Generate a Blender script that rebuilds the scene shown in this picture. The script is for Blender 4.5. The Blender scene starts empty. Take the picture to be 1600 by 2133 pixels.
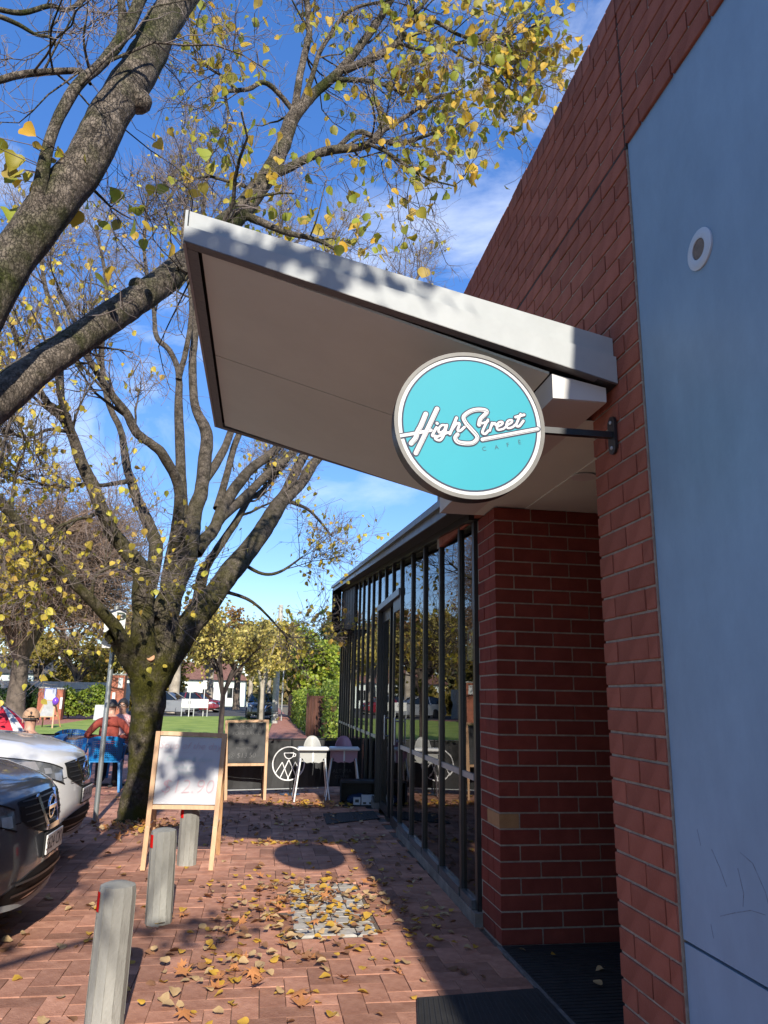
import bpy, bmesh, math, random
import numpy as np
from mathutils import Vector, Matrix

# ------------------------------------------------------------------ camera, sky, sun
scene = bpy.context.scene
COL = scene.collection
R = math.radians
CAM_H = 1.4795
cam_d = bpy.data.cameras.new('camera')
cam = bpy.data.objects.new('camera', cam_d)
COL.objects.link(cam)
scene.camera = cam
cam_d.sensor_fit = 'VERTICAL'
cam_d.sensor_height = 36.0
cam_d.lens = 36.0 * 1563.2 / 2133.0
cam_d.clip_start = 0.05
cam_d.clip_end = 3000
_p, _y, _r = 0.2414, 0.1536, 0.0183
_F = Vector((math.sin(_y) * math.cos(_p), math.cos(_y) * math.cos(_p), math.sin(_p)))
_R = Vector((math.cos(_y), -math.sin(_y), 0))
_U = _R.cross(_F)
_R2 = math.cos(_r) * _R + math.sin(_r) * _U
_U2 = -math.sin(_r) * _R + math.cos(_r) * _U
m = Matrix((_R2, _U2, -_F)).transposed().to_4x4()
m.translation = (0, 0, CAM_H)
cam.matrix_world = m

SUN_EL, SUN_AZ = 29.0, 3.6            # degrees; the sun stands behind the camera, a little to the right
SUN_STRENGTH, SKY_STRENGTH, EXPOSURE = 4.6, 0.225, 0.82

world = bpy.data.worlds.new('World')
scene.world = world
world.use_nodes = True
nt = world.node_tree
nt.nodes.clear()
w_out = nt.nodes.new('ShaderNodeOutputWorld')
w_bg = nt.nodes.new('ShaderNodeBackground')
w_sky = nt.nodes.new('ShaderNodeTexSky')
w_sky.sky_type = 'NISHITA'
w_sky.sun_disc = False
w_sky.sun_elevation = R(SUN_EL)
w_sky.sun_rotation = R(180 - SUN_AZ)
w_sky.air_density = 0.9
w_sky.dust_density = 0.0
w_sky.ozone_density = 3.5
w_bg.inputs['Strength'].default_value = SKY_STRENGTH
tc = nt.nodes.new('ShaderNodeTexCoord')
mp = nt.nodes.new('ShaderNodeMapping')
mp.inputs['Scale'].default_value = (1.5, 1.5, 3.2)
mp.inputs['Location'].default_value = (3.1, 1.7, 0.35)
n1 = nt.nodes.new('ShaderNodeTexNoise')
n1.inputs['Scale'].default_value = 1.9
n1.inputs['Detail'].default_value = 9
n1.inputs['Roughness'].default_value = 0.58
n1.inputs['Distortion'].default_value = 0.5
cr = nt.nodes.new('ShaderNodeValToRGB')
cr.color_ramp.elements[0].position = 0.50
cr.color_ramp.elements[0].color = (0, 0, 0, 1)
cr.color_ramp.elements[1].position = 0.80
cr.color_ramp.elements[1].color = (0.75, 0.75, 0.75, 1)
mixc = nt.nodes.new('ShaderNodeMixRGB')
mixc.inputs['Color2'].default_value = (3.6, 3.8, 4.2, 1)
gam = nt.nodes.new('ShaderNodeGamma')
gam.inputs['Gamma'].default_value = 0.66
sat = nt.nodes.new('ShaderNodeHueSaturation')
sat.inputs['Saturation'].default_value = 1.5
sat.inputs['Hue'].default_value = 0.517
L = nt.links.new
L(tc.outputs['Generated'], mp.inputs['Vector'])
L(mp.outputs['Vector'], n1.inputs['Vector'])
L(n1.outputs['Fac'], cr.inputs['Fac'])
L(cr.outputs['Color'], mixc.inputs['Fac'])
L(w_sky.outputs['Color'], gam.inputs['Color'])
L(gam.outputs['Color'], sat.inputs['Color'])
L(sat.outputs['Color'], mixc.inputs['Color1'])
L(mixc.outputs['Color'], w_bg.inputs['Color'])
L(w_bg.outputs['Background'], w_out.inputs['Surface'])

sun_d = bpy.data.lights.new('sun', 'SUN')
sun_d.energy = SUN_STRENGTH
sun_d.angle = R(0.53)
sun_d.color = (1.0, 0.93, 0.82)
sun = bpy.data.objects.new('sun', sun_d)
COL.objects.link(sun)
_d = Vector((-math.sin(R(SUN_AZ)) * math.cos(R(SUN_EL)), math.cos(R(SUN_AZ)) * math.cos(R(SUN_EL)), -math.sin(R(SUN_EL))))
sun.rotation_euler = _d.to_track_quat('-Z', 'Y').to_euler()

vs = scene.view_settings
vs.view_transform = 'Standard'
vs.look = 'None'
vs.gamma = 1.0
vs.use_curve_mapping = False
vs.exposure = EXPOSURE
scene.cycles.max_bounces = 8
scene.cycles.transparent_max_bounces = 12
scene.cycles.use_denoising = True

rng = np.random.default_rng(7)
random.seed(7)

# ------------------------------------------------------------------ materials
MATS = {}
def mat(name, c1, c2=None, scale=6.0, rough=0.6, metal=0.0, bump=0.0, bscale=60.0, rnd=0.0, island=0.0,
        stretch=(1, 1, 1), c3=None, detail=6, coat=0.0, translucent=0.0, ramp=None, sharp=(0.35, 0.65), spec=0.5,
        rough2=None, stain=0.0):
    """procedural material: two or three colours mixed by noise, optional per-object / per-island variation"""
    if name in MATS:
        return MATS[name]
    mt = bpy.data.materials.new(name)
    mt.use_nodes = True
    t = mt.node_tree
    b = t.nodes['Principled BSDF']
    b.inputs['Roughness'].default_value = rough
    b.inputs['Metallic'].default_value = metal
    b.inputs['Specular IOR Level'].default_value = spec
    if coat:
        b.inputs['Coat Weight'].default_value = coat
        b.inputs['Coat Roughness'].default_value = 0.06
    tcn = t.nodes.new('ShaderNodeTexCoord')
    mpn = t.nodes.new('ShaderNodeMapping')
    mpn.inputs['Scale'].default_value = stretch
    t.links.new(tcn.outputs['Object'], mpn.inputs['Vector'])
    col = None
    if ramp:                                    # colour picked per object and per island
        oi = t.nodes.new('ShaderNodeObjectInfo')
        ge = t.nodes.new('ShaderNodeNewGeometry')
        ad = t.nodes.new('ShaderNodeMath'); ad.operation = 'ADD'
        fr = t.nodes.new('ShaderNodeMath'); fr.operation = 'FRACT'
        t.links.new(oi.outputs['Random'], ad.inputs[0])
        t.links.new(ge.outputs['Random Per Island'], ad.inputs[1])
        t.links.new(ad.outputs[0], fr.inputs[0])
        rp = t.nodes.new('ShaderNodeValToRGB')
        rp.color_ramp.interpolation = 'LINEAR'
        els = rp.color_ramp.elements
        while len(els) < len(ramp):
            els.new(0.5)
        for i, c in enumerate(ramp):
            els[i].position = i / (len(ramp) - 1)
            els[i].color = (*c, 1)
        t.links.new(fr.outputs[0], rp.inputs['Fac'])
        col = rp.outputs['Color']
    ns = t.nodes.new('ShaderNodeTexNoise')
    ns.inputs['Scale'].default_value = scale
    ns.inputs['Detail'].default_value = detail
    ns.inputs['Roughness'].default_value = 0.6
    t.links.new(mpn.outputs['Vector'], ns.inputs['Vector'])
    if not ramp:
        rp = t.nodes.new('ShaderNodeValToRGB')
        els = rp.color_ramp.elements
        c2 = c2 or c1
        els[0].position, els[1].position = sharp
        els[0].color, els[1].color = (*c1, 1), (*c2, 1)
        if c3:
            e = els.new(min(1.0, sharp[1] + 0.12)); e.color = (*c3, 1)
        t.links.new(ns.outputs['Fac'], rp.inputs['Fac'])
        col = rp.outputs['Color']
    if rnd or island:
        oi = t.nodes.new('ShaderNodeObjectInfo')
        ge = t.nodes.new('ShaderNodeNewGeometry')
        ad = t.nodes.new('ShaderNodeMath'); ad.operation = 'ADD'
        fr = t.nodes.new('ShaderNodeMath'); fr.operation = 'FRACT'
        t.links.new(oi.outputs['Random'], ad.inputs[0])
        if island:
            t.links.new(ge.outputs['Random Per Island'], ad.inputs[1])
        else:
            ad.inputs[1].default_value = 0
        t.links.new(ad.outputs[0], fr.inputs[0])
        mr = t.nodes.new('ShaderNodeMapRange')
        k = max(rnd, island)
        mr.inputs['To Min'].default_value = 1 - k
        mr.inputs['To Max'].default_value = 1 + k
        t.links.new(fr.outputs[0], mr.inputs['Value'])
        hs = t.nodes.new('ShaderNodeHueSaturation')
        t.links.new(mr.outputs['Result'], hs.inputs['Value'])
        t.links.new(col, hs.inputs['Color'])
        col = hs.outputs['Color']
    if stain:
        n2 = t.nodes.new('ShaderNodeTexNoise'); n2.inputs['Scale'].default_value = .9; n2.inputs['Detail'].default_value = 10; n2.inputs['Roughness'].default_value = .72
        ms_ = t.nodes.new('ShaderNodeMapping'); ms_.inputs['Scale'].default_value = (1, 1, .45)
        t.links.new(tcn.outputs['Object'], ms_.inputs['Vector']); t.links.new(ms_.outputs['Vector'], n2.inputs['Vector'])
        m2 = t.nodes.new('ShaderNodeMapRange'); m2.inputs['From Min'].default_value = .35; m2.inputs['From Max'].default_value = .7
        m2.inputs['To Min'].default_value = 1 - stain; m2.inputs['To Max'].default_value = 1 + stain * .4
        t.links.new(n2.outputs['Fac'], m2.inputs['Value'])
        mm = t.nodes.new('ShaderNodeMixRGB'); mm.blend_type = 'MULTIPLY'; mm.inputs['Fac'].default_value = 1
        t.links.new(col, mm.inputs['Color1']); t.links.new(m2.outputs['Result'], mm.inputs['Color2'])
        col = mm.outputs['Color']
    t.links.new(col, b.inputs['Base Color'])
    if rough2 is not None:
        mr = t.nodes.new('ShaderNodeMapRange')
        mr.inputs['To Min'].default_value = rough
        mr.inputs['To Max'].default_value = rough2
        t.links.new(ns.outputs['Fac'], mr.inputs['Value'])
        t.links.new(mr.outputs['Result'], b.inputs['Roughness'])
    if bump:
        nb = t.nodes.new('ShaderNodeTexNoise')
        nb.inputs['Scale'].default_value = bscale
        nb.inputs['Detail'].default_value = 5
        t.links.new(mpn.outputs['Vector'], nb.inputs['Vector'])
        bp = t.nodes.new('ShaderNodeBump')
        bp.inputs['Strength'].default_value = bump
        bp.inputs['Distance'].default_value = 0.01
        t.links.new(nb.outputs['Fac'], bp.inputs['Height'])
        t.links.new(bp.outputs['Normal'], b.inputs['Normal'])
    if translucent:
        tr = t.nodes.new('ShaderNodeBsdfTranslucent')
        t.links.new(col, tr.inputs['Color'])
        mx = t.nodes.new('ShaderNodeMixShader')
        mx.inputs['Fac'].default_value = translucent
        t.links.new(b.outputs[0], mx.inputs[1])
        t.links.new(tr.outputs[0], mx.inputs[2])
        t.links.new(mx.outputs[0], t.nodes['Material Output'].inputs['Surface'])
    MATS[name] = mt
    return mt

def glass_mat(name, tint=(0.55, 0.6, 0.6), ior=1.75):
    if name in MATS:
        return MATS[name]
    mt = bpy.data.materials.new(name); mt.use_nodes = True
    t = mt.node_tree
    t.nodes.remove(t.nodes['Principled BSDF'])
    fr = t.nodes.new('ShaderNodeFresnel'); fr.inputs['IOR'].default_value = ior
    tr = t.nodes.new('ShaderNodeBsdfTransparent'); tr.inputs['Color'].default_value = (*tint, 1)
    gl = t.nodes.new('ShaderNodeBsdfGlossy'); gl.inputs['Roughness'].default_value = 0.004
    tcn = t.nodes.new('ShaderNodeTexCoord')
    nb = t.nodes.new('ShaderNodeTexNoise'); nb.inputs['Scale'].default_value = 1.5
    bp = t.nodes.new('ShaderNodeBump'); bp.inputs['Strength'].default_value = 0.05; bp.inputs['Distance'].default_value = 0.02
    t.links.new(tcn.outputs['Object'], nb.inputs['Vector'])
    t.links.new(nb.outputs['Fac'], bp.inputs['Height'])
    t.links.new(bp.outputs['Normal'], gl.inputs['Normal'])
    mx = t.nodes.new('ShaderNodeMixShader')
    t.links.new(fr.outputs[0], mx.inputs['Fac'])
    t.links.new(tr.outputs[0], mx.inputs[1]); t.links.new(gl.outputs[0], mx.inputs[2])
    t.links.new(mx.outputs[0], t.nodes['Material Output'].inputs['Surface'])
    MATS[name] = mt
    return mt

def bark_mat(name, c1, c2, moss, amount, ridge=14.0, zfade=None):
    if name in MATS:
        return MATS[name]
    mt = bpy.data.materials.new(name); mt.use_nodes = True
    t = mt.node_tree; b = t.nodes['Principled BSDF']
    b.inputs['Roughness'].default_value = 0.9
    b.inputs['Specular IOR Level'].default_value = 0.2
    tcn = t.nodes.new('ShaderNodeTexCoord')
    n_a = t.nodes.new('ShaderNodeTexNoise'); n_a.inputs['Scale'].default_value = ridge; n_a.inputs['Detail'].default_value = 8
    n_a.inputs['Roughness'].default_value = 0.7
    t.links.new(tcn.outputs['Object'], n_a.inputs['Vector'])
    rp = t.nodes.new('ShaderNodeValToRGB')
    rp.color_ramp.elements[0].position = 0.36; rp.color_ramp.elements[1].position = 0.62
    rp.color_ramp.elements[0].color = (*c1, 1); rp.color_ramp.elements[1].color = (*c2, 1)
    t.links.new(n_a.outputs['Fac'], rp.inputs['Fac'])
    n_m = t.nodes.new('ShaderNodeTexNoise'); n_m.inputs['Scale'].default_value = 3.2; n_m.inputs['Detail'].default_value = 9
    n_m.inputs['Roughness'].default_value = 0.68
    t.links.new(tcn.outputs['Object'], n_m.inputs['Vector'])
    rm = t.nodes.new('ShaderNodeValToRGB')
    rm.color_ramp.elements[0].position = 0.62 - amount * 0.25; rm.color_ramp.elements[1].position = 0.80 - amount * 0.25
    t.links.new(n_m.outputs['Fac'], rm.inputs['Fac'])
    mx = t.nodes.new('ShaderNodeMixRGB')
    mx.inputs['Color2'].default_value = (*moss, 1)
    fac = rm.outputs['Color']
    if zfade:
        sp_ = t.nodes.new('ShaderNodeSeparateXYZ'); t.links.new(tcn.outputs['Object'], sp_.inputs[0])
        mz = t.nodes.new('ShaderNodeMapRange'); mz.inputs['From Min'].default_value = zfade[0]; mz.inputs['From Max'].default_value = zfade[1]
        mz.inputs['To Min'].default_value = 1; mz.inputs['To Max'].default_value = zfade[2]
        t.links.new(sp_.outputs['Z'], mz.inputs['Value'])
        ml = t.nodes.new('ShaderNodeMath'); ml.operation = 'MULTIPLY'
        t.links.new(fac, ml.inputs[0]); t.links.new(mz.outputs['Result'], ml.inputs[1]); fac = ml.outputs[0]
    # fissures between the bark plates
    mpv = t.nodes.new('ShaderNodeMapping'); mpv.inputs['Scale'].default_value = (1.0, 1.0, .42)
    t.links.new(tcn.outputs['Object'], mpv.inputs['Vector'])
    nw = t.nodes.new('ShaderNodeMixRGB'); nw.blend_type = 'ADD'; nw.inputs['Fac'].default_value = .06
    t.links.new(mpv.outputs['Vector'], nw.inputs['Color1']); t.links.new(n_a.outputs['Color'], nw.inputs['Color2'])
    vo = t.nodes.new('ShaderNodeTexVoronoi'); vo.feature = 'DISTANCE_TO_EDGE'; vo.inputs['Scale'].default_value = ridge * 4.6
    t.links.new(nw.outputs['Color'], vo.inputs['Vector'])
    vr = t.nodes.new('ShaderNodeMapRange'); vr.inputs['From Max'].default_value = .10; vr.inputs['To Min'].default_value = .62
    t.links.new(vo.outputs['Distance'], vr.inputs['Value'])
    mv = t.nodes.new('ShaderNodeMixRGB'); mv.blend_type = 'MULTIPLY'; mv.inputs['Fac'].default_value = 1
    t.links.new(rp.outputs['Color'], mv.inputs['Color1']); t.links.new(vr.outputs['Result'], mv.inputs['Color2'])
    t.links.new(fac, mx.inputs['Fac'])
    t.links.new(mv.outputs['Color'], mx.inputs['Color1'])
    t.links.new(mx.outputs['Color'], b.inputs['Base Color'])
    n_b = t.nodes.new('ShaderNodeTexNoise'); n_b.inputs['Scale'].default_value = ridge * 2.2; n_b.inputs['Detail'].default_value = 8
    t.links.new(tcn.outputs['Object'], n_b.inputs['Vector'])
    bp = t.nodes.new('ShaderNodeBump'); bp.inputs['Strength'].default_value = 0.9; bp.inputs['Distance'].default_value = 0.02
    hb = t.nodes.new('ShaderNodeMath'); hb.operation = 'MULTIPLY_ADD'; hb.inputs[1].default_value = .8
    t.links.new(n_b.outputs['Fac'], hb.inputs[0]); t.links.new(vr.outputs['Result'], hb.inputs[2])
    t.links.new(hb.outputs[0], bp.inputs['Height'])
    t.links.new(bp.outputs['Normal'], b.inputs['Normal'])
    MATS[name] = mt
    return mt

# ------------------------------------------------------------------ mesh helpers
class MB:
    """collects boxes, tubes, prisms, patches and links them as ONE mesh object"""
    def __init__(s):
        s.v = []; s.f = []; s.mi = []; s.cur = 0
    def add(s, vs_, fs_):
        o = len(s.v)
        s.v.extend([tuple(map(float, q)) for q in vs_])
        for f in fs_:
            s.f.append(tuple(i + o for i in f)); s.mi.append(s.cur)
        return s
    def box(s, lo, hi, M=None, ch=0.0):
        x0, y0, z0 = lo; x1, y1, z1 = hi
        if ch:
            vs_ = []
            for z, i in ((z0, ch), (z0 + ch, 0), (z1 - ch, 0), (z1, ch)):
                vs_ += [(x0 + i, y0 + i, z), (x1 - i, y0 + i, z), (x1 - i, y1 - i, z), (x0 + i, y1 - i, z)]
            fs_ = [(3, 2, 1, 0), (12, 13, 14, 15)]
            for k in range(3):
                for j in range(4):
                    a = k * 4 + j; b_ = k * 4 + (j + 1) % 4
                    fs_.append((a, b_, b_ + 4, a + 4))
        else:
            vs_ = [(x0, y0, z0), (x1, y0, z0), (x1, y1, z0), (x0, y1, z0), (x0, y0, z1), (x1, y0, z1), (x1, y1, z1), (x0, y1, z1)]
            fs_ = [(3, 2, 1, 0), (4, 5, 6, 7), (0, 1, 5, 4), (1, 2, 6, 5), (2, 3, 7, 6), (3, 0, 4, 7)]
        if M is not None:
            vs_ = [M @ Vector(q) for q in vs_]
        return s.add(vs_, fs_)
    def bar(s, a, b, w, h, up=(0, 0, 1), ch=0.0):
        """square bar from a to b; w across, h along up"""
        a = Vector(a); b = Vector(b); d = b - a
        z = d.normalized(); x = Vector(up).cross(z)
        if x.length < 1e-4:
            x = Vector((1, 0, 0)).cross(z)
        x.normalize(); y = z.cross(x)
        M = Matrix((x, y, z)).transposed().to_4x4(); M.translation = a
        return s.box((-w / 2, -h / 2, 0), (w / 2, h / 2, d.length), M, ch)
    def tube(s, pts, rad, n=10, cap=True):
        pts = [Vector(p) for p in pts]
        if not hasattr(rad, '__len__'):
            rad = [rad] * len(pts)
        o = len(s.v); vs_ = []; fs_ = []
        ref = Vector((0.3, 0.2, 0.93))
        t0 = (pts[1] - pts[0]).normalized()
        x = ref.cross(t0); x.normalize()
        for i, p in enumerate(pts):
            t_ = (pts[min(i + 1, len(pts) - 1)] - pts[max(i - 1, 0)]).normalized()
            x = (x - t_ * x.dot(t_)).normalized(); y = t_.cross(x)
            for k in range(n):
                a = 2 * math.pi * k / n
                vs_.append(p + (x * math.cos(a) + y * math.sin(a)) * rad[i])
        for i in range(len(pts) - 1):
            for k in range(n):
                k2 = (k + 1) % n
                fs_.append((i * n + k, i * n + k2, (i + 1) * n + k2, (i + 1) * n + k))
        if cap:
            fs_.append(tuple(reversed(range(n)))); fs_.append(tuple(range((len(pts) - 1) * n, len(pts) * n)))
        return s.add(vs_, fs_)
    def prism(s, poly, d, M=None):
        """polygon in local xy (counter-clockwise), extruded by d along z"""
        n = len(poly)
        vs_ = [(x, y, 0) for x, y in poly] + [(x, y, d) for x, y in poly]
        fs_ = [tuple(reversed(range(n))), tuple(range(n, 2 * n))] + [(i, (i + 1) % n, (i + 1) % n + n, i + n) for i in range(n)]
        if M is not None:
            vs_ = [M @ Vector(q) for q in vs_]
        return s.add(vs_, fs_)
    def lathe(s, prof, n=24, M=None, ring=False):
        vs_ = []; fs_ = []
        for r_, z_ in prof:
            for k in range(n):
                a = 2 * math.pi * k / n
                vs_.append((r_ * math.cos(a), r_ * math.sin(a), z_))
        for i in range(len(prof) - 1):
            for k in range(n):
                k2 = (k + 1) % n
                fs_.append((i * n + k, i * n + k2, (i + 1) * n + k2, (i + 1) * n + k))
        if ring:
            e = (len(prof) - 1) * n
            fs_ += [(e + k, e + (k + 1) % n, (k + 1) % n, k) for k in range(n)]
        else:
            fs_.append(tuple(reversed(range(n)))); fs_.append(tuple(range((len(prof) - 1) * n, len(prof) * n)))
        if M is not None:
            vs_ = [M @ Vector(q) for q in vs_]
        return s.add(vs_, fs_)
    def ellipsoid(s, c, r_, n=12, mseg=8):
        prof = [(max(0.001, math.sin(math.pi * i / mseg)), -math.cos(math.pi * i / mseg)) for i in range(mseg + 1)]
        return s.lathe(prof, n, Matrix.Translation(c) @ Matrix.Diagonal((r_[0], r_[1], r_[2], 1)))
    def mesh(s, name, mats, smooth=False):
        me = bpy.data.meshes.new(name)
        me.from_pydata(s.v, [], s.f)
        for q in (mats if isinstance(mats, (list, tuple)) else [mats]):
            me.materials.append(q)
        if any(s.mi):
            me.polygons.foreach_set('material_index', s.mi)
        if smooth:
            me.polygons.foreach_set('use_smooth', [True] * len(me.polygons))
            if smooth != 'full':
                me.set_sharp_from_angle(angle=R(smooth if smooth is not True else 40))
        me.update()
        return me
    def build(s, name, mats, parent=None, smooth=False):
        return link(name, s.mesh(name, mats, smooth), parent)

def link(name, data, parent=None, loc=None):
    o = bpy.data.objects.new(name, data)
    COL.objects.link(o)
    if parent is not None:
        o.parent = parent
    if loc is not None:
        o.location = loc
    return o
def tag(o, label=None, cat=None, group=None, kind=None):
    if label: o['label'] = label
    if cat: o['category'] = cat
    if group: o['group'] = group
    if kind: o['kind'] = kind
    return o
def thing(name, label, cat, loc=(0, 0, 0), rz=0.0, group=None):
    o = link(name, None, None, loc)
    o.empty_display_size = 0.1
    o.rotation_euler = (0, 0, rz)
    return tag(o, label, cat, group)
def structure(name, mb, m_, smooth=False):
    return tag(mb.build(name, m_, None, smooth), kind='structure')

class NP:
    """numpy mesh accumulator for branches and leaves (quads or triangles)"""
    def __init__(s): s.V = []; s.Q = []; s.T = []; s.n = 0
    def add(s, V, Q=None, T=None):
        V = np.asarray(V, np.float32).reshape(-1, 3)
        if Q is not None: s.Q.append(np.asarray(Q, np.int32).reshape(-1, 4) + s.n)
        if T is not None: s.T.append(np.asarray(T, np.int32).reshape(-1, 3) + s.n)
        s.V.append(V); s.n += len(V)
    def build(s, name, m_, parent=None, smooth=True):
        me = bpy.data.meshes.new(name)
        V = np.concatenate(s.V) if s.V else np.zeros((0, 3), np.float32)
        Q = np.concatenate(s.Q) if s.Q else np.zeros((0, 4), np.int32)
        T = np.concatenate(s.T) if s.T else np.zeros((0, 3), np.int32)
        me.vertices.add(len(V)); me.vertices.foreach_set('co', V.ravel())
        loops = np.concatenate([Q.ravel(), T.ravel()])
        me.loops.add(len(loops)); me.loops.foreach_set('vertex_index', loops)
        nf = len(Q) + len(T)
        st = np.concatenate([np.arange(len(Q)) * 4, len(Q) * 4 + np.arange(len(T)) * 3]).astype(np.int32)
        me.polygons.add(nf)
        me.polygons.foreach_set('loop_start', st)
        if smooth: me.polygons.foreach_set('use_smooth', np.ones(nf, bool))
        me.materials.append(m_)
        me.update(calc_edges=True)
        me.validate()
        return link(name, me, parent)

def unit(a): return a / np.maximum(np.linalg.norm(a, axis=-1, keepdims=True), 1e-9)
def tubes(acc, P, Rr, n):
    """P [N,K,3] polylines, Rr [N,K] radii -> n-sided tubes"""
    N, K, _ = P.shape
    T = np.empty_like(P)
    T[:, 1:-1] = P[:, 2:] - P[:, :-2]; T[:, 0] = P[:, 1] - P[:, 0]; T[:, -1] = P[:, -1] - P[:, -2]
    T = unit(T)
    ref = np.zeros((N, 1, 3)); ref[..., 0] = .31; ref[..., 1] = .77; ref[..., 2] = .55
    X = unit(np.cross(np.broadcast_to(ref, T.shape), T)); Y = np.cross(T, X)
    a = 2 * np.pi * np.arange(n) / n
    V = P[:, :, None] + Rr[:, :, None, None] * (X[:, :, None] * np.cos(a)[None, None, :, None] + Y[:, :, None] * np.sin(a)[None, None, :, None])
    idx = np.arange(N * K * n).reshape(N, K, n)
    A = idx[:, :-1]; B = idx[:, 1:]
    Q = np.stack([A, np.roll(A, -1, 2), np.roll(B, -1, 2), B], -1)
    acc.add(V.reshape(-1, 3), Q.reshape(-1, 4))
def smooth_path(pts, k=4):
    """Catmull-Rom through [x,y,z,r] points"""
    p = np.asarray(pts, float)
    p = np.vstack([2 * p[0] - p[1], p, 2 * p[-1] - p[-2]])
    out = []
    for i in range(1, len(p) - 2):
        for t in np.arange(k) / k:
            a, b, c, d = p[i - 1], p[i], p[i + 1], p[i + 2]
            out.append(.5 * (2 * b + (c - a) * t + (2 * a - 5 * b + 4 * c - d) * t * t + (3 * b - a - 3 * c + d) * t ** 3))
    out.append(p[-2])
    out = np.array(out); out[:, 3] = np.maximum(out[:, 3], .002)
    return out
def grow(P, Rr, count, length, ang, K=5, wob=.25, up=.05, t0=.25, rfrac=.55, rmin=.0015, weight=None, seed=0, tip=.3):
    """children along parent polylines P [N,K,3]"""
    g = np.random.default_rng(seed)
    N, Kp, _ = P.shape
    i = g.choice(N, count, p=weight)
    t = t0 + (1 - t0) * g.random(count) ** .85
    f = t * (Kp - 1); k = np.minimum(f.astype(int), Kp - 2); fr = (f - k)[:, None]
    base = P[i, k] * (1 - fr) + P[i, k + 1] * fr
    rad = Rr[i, k] * (1 - fr[:, 0]) + Rr[i, k + 1] * fr[:, 0]
    tan = unit(P[i, k + 1] - P[i, k])
    perp = unit(np.cross(tan, g.normal(size=(count, 3))))
    a = np.radians(ang[0] + (ang[1] - ang[0]) * g.random(count))[:, None]
    d = unit(np.cos(a) * tan + np.sin(a) * perp)
    Ln = (length[0] + (length[1] - length[0]) * g.random(count)) * (1.15 - .6 * t)
    out = np.empty((count, K, 3)); out[:, 0] = base
    for s in range(1, K):
        d = unit(d + wob * g.normal(size=(count, 3)) + np.array([0, 0, up]))
        out[:, s] = out[:, s - 1] + d * (Ln / (K - 1))[:, None]
    r0 = np.maximum(np.minimum(rad * rfrac, Ln * .02 + .002), rmin)
    rr = r0[:, None] * np.linspace(1, tip, K)[None]
    return out, np.maximum(rr, rmin * .6)

# leaf: ovate blade with a short stalk, folded along the midrib, tip drooping
_lo = [(0, 0), (.20, .02), (.36, -.08), (.455, -.24), (.47, -.40), (.40, -.58), (.26, -.77), (.10, -.93), (0, -1.04)]
_rim = _lo + [(-x, y) for x, y in reversed(_lo[1:-1])]
_mid = [(0, -.22), (0, -.50), (0, -.78)]
LEAF_V = np.array([(x, y, .26 * abs(x) - .10 * y * y + .03 * math.sin(9 * y) * (abs(x) > .2)) for x, y in _rim] + [(0, y, -.10 * y * y) for _, y in _mid] + [(-.008, .30, .05), (.012, .30, .05)])
_a, _b, _c = 16, 17, 18
_half = [(0, _a, 1), (1, _a, 2), (2, _a, 3), (3, _a, _b), (3, _b, 4), (4, _b, 5), (5, _b, _c), (5, _c, 6), (6, _c, 7), (7, _c, 8)]
_mir = lambda i: i if i in (0, 8) or i >= 16 else 16 - i
LEAF_T = np.array(_half + [(_mir(p), _mir(r_), _mir(q)) for p, q, r_ in _half] + [(0, 19, 20)])
def rots(g, n, hang=.6):
    """random rotations; hang>0 pulls the leaf tip (-y) downwards"""
    tip = unit(g.normal(size=(n, 3)) * (1 - hang) + np.array([0, 0, -hang * 1.3]))
    y = -tip
    x = unit(np.cross(y, g.normal(size=(n, 3)))); z = np.cross(x, y)
    return np.stack([x, y, z], -1)
def leaves(acc, C, size, g, hang=.6, V=LEAF_V, T=LEAF_T, Rm=None):
    n = len(C)
    if n == 0: return
    Rm = rots(g, n, hang) if Rm is None else Rm
    cur = g.uniform(.4, 2.2, (n, 1))
    loc = np.repeat(V[None], n, 0).copy(); loc[:, :, 2] *= cur
    W = np.einsum('nij,nvj->nvi', Rm, loc) * size[:, None, None] + C[:, None]
    T_ = T[None] + (np.arange(n) * len(V))[:, None, None]
    acc.add(W.reshape(-1, 3), None, T_.reshape(-1, 3))

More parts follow.
